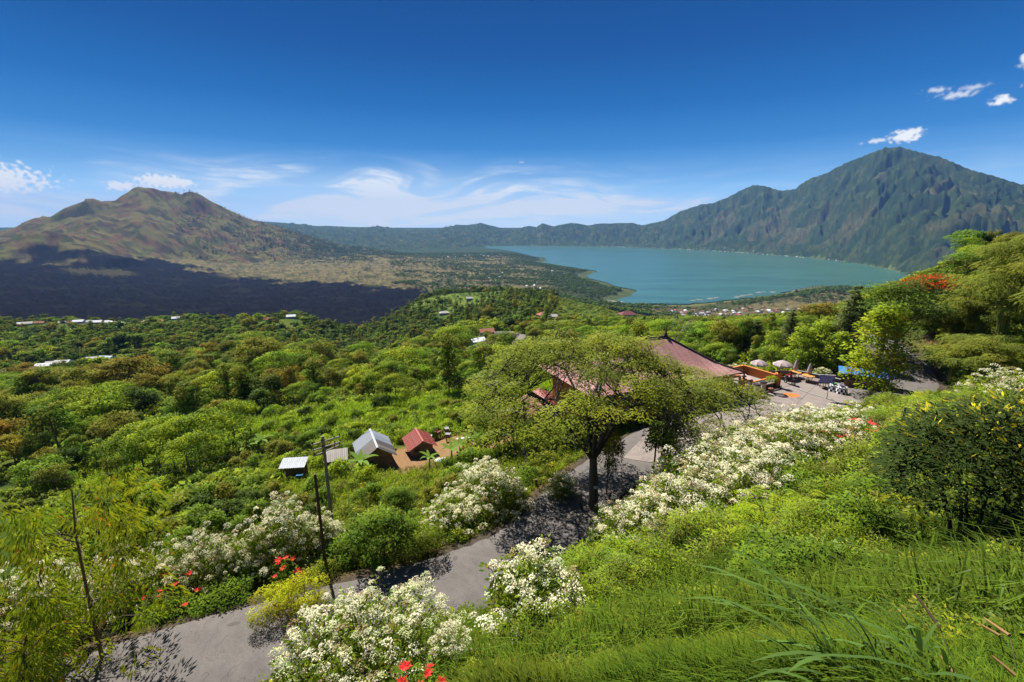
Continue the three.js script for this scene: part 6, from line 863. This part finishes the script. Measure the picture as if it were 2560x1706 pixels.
  { const [px, pz] = [32.697,-50.253], s = []; const R2 = rng(5); for (let k = 0; k < 26; k++) { const a = k / 26 * 6.283, r = .55 + R2() * .35; s.push(new THREE.Vector2(Math.cos(a) * r * 1.25, Math.sin(a) * r)); } const sg = new THREE.ShapeGeometry(new THREE.Shape(s)); sg.rotateX(-Math.PI / 2); const m = new THREE.Mesh(sg, paint(.66, .17, .03)); m.name = 'paint_patch'; m.position.set(px, .094, pz); placed(m, 'faded orange paint patch on the forecourt', 'paint patch'); }
}
// ------------------------------------------------------------------ things on the forecourt
{ // potted plant
  const [x, z] = [30.735,-51.187], g = thing('potted_plant', x, .085, z, 'small potted tree with lime leaves on the forecourt', 'potted plant'), R = rng(17), s = new Sprig(), st = new Sprig(); part(g, 'pot', new THREE.LatheGeometry([[0, 0], [.2, 0], [.3, .42], [.34, .44], [.34, .5], [.26, .48], [0, .44]].map((p) => new THREE.Vector2(...p)), 16), M.pot); st.tube([[0, .4, 0], [.03, .9, 0], [0, 1.3, 0]], .03, .02, 6, BARK); for (let k = 0; k < 420; k++) { const d = dirOf(R, .6), e = dirOf(R); s.leaf(d[0] * .62, 1.6 + d[1] * .38, d[2] * .62, e[0], e[1] * .5 - .2, e[2], e[2] * .5, 1, -e[0] * .5, .2, .09, vary(pick(GREEN.lime, R), R, .2)); } part(g, 'trunk', st.geometry(), barkMat); part(g, 'foliage', s.geometry(), LEAF); }
const umbrellaCloth = std({ color: lin(.42, .34, .33), roughness: .9, side: THREE.DoubleSide });
function openUmbrella(x, z, y, r, label) { const g = thing('umbrella', x, 0, z, label, 'umbrella'); const P = [], I = [], n = 8; for (let k = 0; k < n; k++) { const a = k / n * 6.283, b = (k + 1) / n * 6.283, q = [[0, .55, 0], [Math.cos(a) * r * .5, .34, Math.sin(a) * r * .5], [Math.cos(b) * r * .5, .34, Math.sin(b) * r * .5], [Math.cos(a) * r, 0, Math.sin(a) * r], [Math.cos(b) * r, 0, Math.sin(b) * r], [Math.cos(a) * r, -.16, Math.sin(a) * r], [Math.cos(b) * r, -.16, Math.sin(b) * r]], o = P.length / 3; q.forEach((v) => P.push(...v)); I.push(o, o + 2, o + 1, o + 1, o + 2, o + 3, o + 3, o + 2, o + 4, o + 3, o + 4, o + 5, o + 5, o + 4, o + 6); } const c = new THREE.BufferGeometry(); c.setAttribute('position', new THREE.Float32BufferAttribute(P, 3)); c.setIndex(I); c.computeVertexNormals(); const m = part(g, 'canopy', c, umbrellaCloth); m.position.y = y; part(g, 'pole', cyl(.03, .03, y + .6, 0, (y + .6) / 2, 0, 8), M.wood); part(g, 'base', cyl(.3, .26, .12, 0, .06, 0), M.concrete); const f = part(g, 'ribs', mergeGeometries([...Array(8)].map((_, k) => { const q = new THREE.BoxGeometry(r, .02, .02); q.translate(r / 2, 0, 0); q.rotateZ(-.32); q.rotateY(-k / 8 * 6.283); q.translate(0, .5, 0); return q; })), M.wood); f.position.y = y; }
function foldedUmbrella(x, z, label) { const g = thing('umbrella', x, 0, z, label, 'umbrella'); const lg = new THREE.LatheGeometry([[.05, 0], [.24, .05], [.27, .3], [.2, .75], [.16, 1.0], [.09, 1.25], [0, 1.42]].map((p) => new THREE.Vector2(...p)), 16), p = lg.attributes.position; for (let i = 0; i < p.count; i++) { const a = Math.atan2(p.getZ(i), p.getX(i)), k = 1 + .14 * Math.cos(a * 8); p.setX(i, p.getX(i) * k); p.setZ(i, p.getZ(i) * k); } lg.computeVertexNormals(); part(g, 'canopy', lg, std({ color: lin(.36, .30, .31), roughness: .9 })).position.y = .95; part(g, 'pole', cyl(.03, .03, 2.3, 0, 1.15, 0, 8), M.wood); part(g, 'base', cyl(.3, .26, .12, 0, .06, 0), M.concrete); }
function roundTable(x, z, label, top) { const g = thing('round_table', x, .085, z, label, 'table'); part(g, 'tabletop', new THREE.CylinderGeometry(.72, .72, .06, 24).translate(0, .75, 0), top); for (let k = 0; k < 4; k++) { const a = k * 1.571 + .4; part(g, 'leg', cyl(.035, .035, .74, Math.cos(a) * .45, .37, Math.sin(a) * .45, 6), M.wood); } }
openUmbrella(35.218,-56.865, 1.85, 1.2, 'open pale pink umbrella beside the terrace pillar'); openUmbrella(33.0, -58.4, 1.5, 1.1, 'open pink umbrella behind the terrace parapet');
foldedUmbrella(37.297,-57.363, 'folded grey umbrella, left of two behind the tables'); foldedUmbrella(38.064,-55.734, 'folded grey umbrella, right of two behind the tables');
const tableOrange = paint(.62, .27, .06); roundTable(36.847,-56.701, 'round orange table behind the motorcycle', tableOrange); roundTable(37.665,-55.262, 'round orange table right of the motorcycle', tableOrange); roundTable(38.069,-52.72, 'round dark table left of the sign', M.dark); roundTable(35.561,-56.375, 'round orange table under the open umbrella', tableOrange);
{ const [x, z] = [38.001,-53.74], g = thing('bench', x, .085, z, 'long dark bench along the low wall', 'bench', null, -.85); part(g, 'seat', box(3, .06, .34, 0, .44, 0), M.wood); for (const a of [-1, 0, 1]) part(g, 'leg', box(.1, .42, .3, a * 1.3, .21, 0), M.wood); }
{ // sign board
  const [x, z] = [35.904,-48.973], g = thing('sign_board', x, 0, z, 'blue-violet sign board on a thin post at the kerb', 'sign', null, -.25), c = document.createElement('canvas'); c.width = 256; c.height = 160; const q = c.getContext('2d'), R = rng(19); q.fillStyle = '#4a4a9c'; q.fillRect(0, 0, 256, 160); q.fillStyle = '#c9c6e6'; for (let k = 0; k < 7; k++) { let px = 18; while (px < 225) { const l = 8 + R() * 22; q.fillRect(px, 16 + k * 20, l, 7); px += l + 6; } } const t = new THREE.CanvasTexture(c); t.colorSpace = THREE.SRGBColorSpace;
  part(g, 'post', cyl(.035, .035, 2.1, 0, 1.05, 0, 8), M.dark); const b = part(g, 'panel', new THREE.BoxGeometry(1.5, .92, .05), std({ map: t, roughness: .6 })); b.position.set(-.3, 2.45, 0); part(g, 'edge', box(1.56, .06, .1, -.3, 2.94, 0), M.white); part(g, 'brace', box(1.3, .05, .05, -.3, 2.0, 0), M.dark); }
{ // stall with blue tarpaulin and chequered tablecloths
  const g = thing('stall', 43.2, 0, -53.2, 'market stall with brown back wall under a blue tarpaulin', 'stall', null, -.55); part(g, 'back_wall', box(5.2, 1.5, .08, 0, .75, -.9), M.wood); for (let k = 0; k < 6; k++) part(g, 'post', cyl(.04, .04, 1.9, -2.5 + k, .95, k % 2 ? .8 : -.8, 6), M.wood); const pg = new THREE.PlaneGeometry(5.4, 2.0, 20, 8); pg.rotateX(-Math.PI / 2); const p = pg.attributes.position; for (let i = 0; i < p.count; i++) p.setY(i, 1.9 + .12 * Math.sin(p.getX(i) * 2.4) * (1 - Math.abs(p.getZ(i))) - p.getZ(i) * .18 + fbm(p.getX(i), p.getZ(i) * 2, 2) * .08); pg.computeVertexNormals(); part(g, 'tarpaulin', pg, std({ color: lin(.03, .18, .56), roughness: .5, side: THREE.DoubleSide })); part(g, 'screen', box(4.6, .9, .05, .3, .5, .75), paint(.2, .12, .08)); part(g, 'shelf', box(3, .06, .5, -.6, .8, .3), M.wood);
  const c = document.createElement('canvas'); c.width = c.height = 128; const q = c.getContext('2d'); for (let i = 0; i < 8; i++) for (let j = 0; j < 8; j++) { q.fillStyle = (i + j) % 2 ? '#e8eaea' : '#15181c'; q.fillRect(i * 16, j * 16, 16, 16); } const t = new THREE.CanvasTexture(c); t.colorSpace = THREE.SRGBColorSpace; t.wrapS = t.wrapT = THREE.RepeatWrapping; t.repeat.set(2, .6); const cm = std({ map: t });
  for (const [x, z, l] of [[38.519,-51.735, 'table with black and white chequered cloth below the sign'], [38.907,-50.917, 'table with black and white chequered cloth beside the stall']]) { const k = thing('cloth_table', x, .085, z, l, 'table'), lg = new THREE.LatheGeometry([[.62, 0], [.58, .3], [.52, .74], [.5, .78], [0, .79]].map((v) => new THREE.Vector2(...v)), 28), pp = lg.attributes.position; for (let i = 0; i < pp.count; i++) { const a = Math.atan2(pp.getZ(i), pp.getX(i)), s = 1 + .07 * Math.cos(a * 9) * (1 - pp.getY(i) / .8); pp.setX(i, pp.getX(i) * s); pp.setZ(i, pp.getZ(i) * s); } lg.computeVertexNormals(); part(k, 'tablecloth', lg, cm); part(k, 'basket', new THREE.LatheGeometry([[0, 0], [.2, 0], [.28, .2], [.24, .2], [.16, .04], [0, .04]].map((v) => new THREE.Vector2(...v)), 14), l.includes('below') ? paint(.06, .3, .1) : paint(.2, .15, .3)).position.y = .8; }
}
{ // motorcycle and rider, front wheel away from the viewer
  const x = 34.65, z = -54.1, turn = 1.78, g = thing('motorcycle', x, .09, z, 'black motorcycle standing at the edge of the forecourt', 'motorcycle', null, turn), black = std({ color: lin(.02, .02, .022), roughness: .3 }), rub = std({ color: lin(.015, .015, .015), roughness: .9 });
  for (const u of [-.62, .62]) { const w = part(g, 'wheel', new THREE.TorusGeometry(.25, .055, 8, 24), rub); w.position.set(u, .3, 0); part(w, 'rim', mergeGeometries([new THREE.TorusGeometry(.19, .018, 6, 20), ...[0, 1, 2].map((k) => { const q = new THREE.BoxGeometry(.38, .03, .03); q.rotateZ(k * 1.047); return q; })]), M.steel); }
  const s = new THREE.Shape(); s.moveTo(-.75, .72); s.quadraticCurveTo(-.4, .62, -.2, .46); s.lineTo(.15, .30); s.lineTo(.38, .34); s.quadraticCurveTo(.42, .62, .55, .92); s.lineTo(.46, .98); s.quadraticCurveTo(.30, .62, .08, .60); s.quadraticCurveTo(-.2, .74, -.78, .82); s.closePath(); const bg = new THREE.ExtrudeGeometry(s, { depth: .18, bevelEnabled: true, bevelSize: .04, bevelThickness: .04, bevelSegments: 2 }); bg.translate(0, 0, -.09); part(g, 'body', bg, black); part(g, 'seat', new THREE.CapsuleGeometry(.11, .5, 4, 10).rotateZ(Math.PI / 2).scale(1, .6, 1.1).translate(-.35, .82, 0), rub); part(g, 'handlebar', cyl(.018, .018, .66, 0, 0, 0, 8).rotateX(Math.PI / 2).translate(.46, 1.02, 0), black); part(g, 'headlight', new THREE.SphereGeometry(.09, 12, 8).translate(.58, .9, 0), std({ color: lin(.6, .6, .58), roughness: .2 })); part(g, 'front_fork', box(.05, .6, .16, 0, 0, 0).rotateZ(.2).translate(.57, .58, 0), M.steel); part(g, 'exhaust', cyl(.045, .05, .6, 0, 0, 0, 10).rotateZ(1.5).translate(-.4, .33, .17), M.steel); part(g, 'mudguard', new THREE.TorusGeometry(.31, .04, 6, 14, 2.2).translate(-.62, .3, 0), black); part(g, 'tail_light', box(.05, .08, .14, -.82, .76, 0), std({ color: lin(.5, .02, .02) }));
  const joints = { hip: [-.2, .93, 0, .15], chest: [-.06, 1.24, 0, .165], neck: [.02, 1.44, 0, .07], head: [.07, 1.60, 0, .105] }, bones = [['hip', 'chest'], ['chest', 'neck'], ['neck', 'head']].map(([a, b]) => [joints[a], joints[b]]);
  for (const q of [-1, 1]) bones.push([[-.03, 1.36, q * .17, .07], [.10, 1.12, q * .29, .055]], [[.10, 1.12, q * .29, .055], [.42, 1.06, q * .27, .04]], [[.42, 1.06, q * .27, .04], [.50, 1.04, q * .26, .045]], [[-.2, .9, q * .1, .1], [.22, .80, q * .2, .075]], [[.22, .80, q * .2, .075], [.06, .42, q * .2, .055]], [[.06, .42, q * .2, .05], [.22, .36, q * .2, .05]]);
  const sd = (p) => { let d = 1e9; for (const [a, b] of bones) { const ab = [b[0] - a[0], b[1] - a[1], b[2] - a[2]], ap = [p[0] - a[0], p[1] - a[1], p[2] - a[2]], t = clamp((ap[0] * ab[0] + ap[1] * ab[1] + ap[2] * ab[2]) / (ab[0] ** 2 + ab[1] ** 2 + ab[2] ** 2)), q = Math.hypot(ap[0] - ab[0] * t, ap[1] - ab[1] * t, ap[2] - ab[2] * t) - lerp(a[3], b[3], t), k = .04, h = clamp(.5 + .5 * (q - d) / k); d = d > 100 ? q : lerp(q, d, h) - k * h * (1 - h); } return d; };
  const n = 72, mc = new MarchingCubes(n, M.black, false, false, 60000); mc.isolation = 0; for (let k = 0; k < n; k++) for (let j = 0; j < n; j++) for (let i = 0; i < n; i++) mc.field[i + j * n + k * n * n] = -sd([(i - n / 2) / (n / 2) * .75 + .05, (j - n / 2) / (n / 2) * .75 + 1.02, (k - n / 2) / (n / 2) * .75]); mc.update();
  const cnt = mc.count ?? mc.geometry.drawRange.count, pos = mc.positionArray.slice(0, cnt * 3), nor = mc.normalArray.slice(0, cnt * 3), col = new Float32Array(cnt * 3); for (let i = 0; i < cnt; i++) { pos[i * 3] = pos[i * 3] * .75 + .05; pos[i * 3 + 1] = pos[i * 3 + 1] * .75 + 1.02; pos[i * 3 + 2] *= .75; const y = pos[i * 3 + 1], xx = pos[i * 3], zz = Math.abs(pos[i * 3 + 2]); col.set(y > 1.47 || (xx > .40 && y > .95) ? [.30, .17, .11] : y > .97 || (zz > .22 && xx > 0 && y > .95) ? [.48, .02, .03] : [.03, .035, .06], i * 3); }
  const bgm = new THREE.BufferGeometry(); bgm.setAttribute('position', new THREE.BufferAttribute(pos, 3)); bgm.setAttribute('normal', new THREE.BufferAttribute(nor, 3)); bgm.setAttribute('color', new THREE.BufferAttribute(col, 3));
  const m = thing('person', x, .09, z, 'rider in a red jacket and dark helmet sitting on the motorcycle', 'person', null, turn); part(m, 'body', bgm, std({ vertexColors: true, roughness: .85 })); part(m, 'helmet', new THREE.SphereGeometry(.145, 16, 12, 0, 6.283, 0, 1.9).translate(.06, 1.62, 0), black);
}
// ------------------------------------------------------------------ poles, wires, posts
function pole(name, x, z, y0, h, r0, r1, mat, label, extra) { const g = thing(name, x, y0, z, label, 'pole'); part(g, 'shaft', cyl(r0, r1, h + .5, 0, h / 2 - .25, 0, 10), mat); extra?.(g); return g; }
const rp = [-10.868,-22.682], cp = [-13.884,-30.822], bp = [10.747,-31.224];
pole('rusty_pole', ...rp, height(...rp), 6.6, .09, .075, M.rustPole, 'rusty steel pole beyond the road, left of centre');
pole('utility_pole', ...cp, height(...cp), 7.9, .15, .10, M.concrete, 'concrete utility pole with steel cross-arms behind the rusty pole', (g) => { for (const [y, a] of [[7.55, .5], [7.1, .5], [6.75, .75]]) { const b = part(g, 'cross_arm', box(2.0, .07, .07), M.grey); b.position.set(.2, y, 0); b.rotation.y = a; b.rotation.z = .12; for (const u of [-.9, -.3, .6, 1]) part(b, 'insulator', new THREE.LatheGeometry([[.03, 0], [.06, .04], [.04, .09], [.055, .12], [0, .17]].map((p) => new THREE.Vector2(...p)), 8), M.dark).position.set(u, .05, 0); } });
pole('lamp_pole', ...bp, height(...bp), 6.2, .07, .05, M.black, 'thin black pole beside the small round-topped tree'); { const q = [11.794,-32.803]; pole('bamboo_pole', ...q, height(...q), 4.2, .06, .05, paint(.16, .17, .05), 'slim greenish pole right of the black pole'); }
{ const [x, z] = [16.865,-18.296]; pole('short_post', x, z, height(x, z), 19 - .2397 * 20 - (1010 - 853) / 1142 * 20 * .9708 - height(x, z), .05, .045, M.black, 'short black post among the poinsettias on the slope', (g) => { const h = 1.0; }); }
[[4.809,-28.01, .6], [6.982,-28.966, .65], [1.852,-31.473, .6]].forEach(([x, z, h], i) => { const g = thing('road_post', x, height(x, z), z, ['short wooden post left of the big trunk', 'short wooden post right of the big trunk', 'short wooden post on the bank by the bend'][i], 'post'); part(g, 'post', cyl(.11, .1, h + .3, 0, h / 2 - .1, 0, 8), M.dark); part(g, 'cap', cyl(.105, .09, .04, 0, h + .06, 0, 8), M.wood); });
{ const [x, z] = [44.084,-52.294], g = thing('street_lamp', x, 0, z, 'street lamp with white arm above the right road', 'street lamp'); part(g, 'post', cyl(.08, .05, 5.0, 0, 2.5, 0, 10), M.concrete); const a = part(g, 'arm', cyl(.03, .03, 1.9, 0, 0, 0, 8).rotateZ(-1.35).translate(.9, 5.05, 0), M.white); part(a, 'lamp_head', new THREE.CapsuleGeometry(.12, .5, 4, 10).rotateZ(-1.35).scale(1, .7, 1).translate(2.0, 5.3, 0), M.white); }
{ // festival pole of bent bamboo with hanging fringe
  const [x, z] = [44.154,-50.917], g = thing('festival_pole', x, height(x, z), z, 'tall bent bamboo festival pole with hanging fringe by the right road', 'pole'), s = new Sprig(), f = new Sprig(), R = rng(27), pts = []; for (let k = 0; k <= 14; k++) { const u = k / 14; pts.push(u < .72 ? [-.1 + u * 1.0, u * 9, 0] : [.62 + (u - .72) * 4.2, 6.48 + Math.sin((u - .72) / .28 * 2.5) * 1.0, 0]); } s.tube(pts, .06, .015, 6, [.22, .17, .08]); for (let k = 0; k < 520; k++) { const p = pts[3 + Math.floor(R() * 12)], e = dirOf(R); f.leaf(p[0] + e[0] * .22, p[1] + e[1] * .3, p[2] + e[2] * .22, e[0] * .3, -1, e[2] * .3, e[2], .3, -e[0], .2 + R() * .15, .03, vary([.26, .17, .10], R, .3)); } part(g, 'bamboo', s.geometry(), barkMat); part(g, 'fringe', f.geometry(), petalMat); }
{ const R = rng(71), b = custom(972, { top: 4.2, base: 1.6, rad: 1.1, clumps: 14, leaves: 1300, size: .24, cols: [[.07, .035, .022], [.05, .045, .02], [.09, .05, .025]], trunkR: .12, bark: DARKBARK }); tree('dark_red_tree', null, 44.962,-51.887, 1.1, 1.05, 'small dark reddish-brown tree beside the street lamp', LEAF, b); }
{ // cables
  const wire = (a, b, sag, label, r = .013) => { const pts = []; for (let k = 0; k <= 24; k++) { const t = k / 24; pts.push(new THREE.Vector3(lerp(a[0], b[0], t), lerp(a[1], b[1], t) - sag * 4 * t * (1 - t), lerp(a[2], b[2], t))); } const m = new THREE.Mesh(new THREE.TubeGeometry(new THREE.CatmullRomCurve3(pts), 40, r, 5), M.black); m.name = nameFor('cable'); m.castShadow = true; placed(m, label, 'cable'); };
  const ty = height(...cp), top = (dy, o) => [cp[0] + o, ty + dy, cp[1] - o * .4], rt = height(...rp) + 6.5, bt = height(...bp) + 6.0;
  wire(top(7.6, -.7), [-75, -4, -34], 1.2, 'upper cable running left from the concrete pole'); wire(top(7.2, -.7), [-75, -4.8, -33], 1.3, 'middle cable running left from the concrete pole'); wire(top(6.8, -.6), [-75, -5.6, -32], 1.4, 'lower cable running left from the concrete pole'); wire(top(7.6, .9), [-1, 2.5, -62], 1.0, 'cable running over the brick house'); wire(top(7.2, 1), [2, 2.2, -62], 1.0, 'second cable running over the brick house'); wire([rp[0], rt - 1.2, rp[1]], [-60, -1, -24], 1.1, 'low cable running left from the rusty pole'); wire([bp[0], bt, bp[1]], [38, 6, -60], .5, 'cable from the black pole over the forecourt'); wire([bp[0], bt - .4, bp[1]], [42, 4, -52], .6, 'lower cable from the black pole over the forecourt');
}

renderer.render(scene, camera);
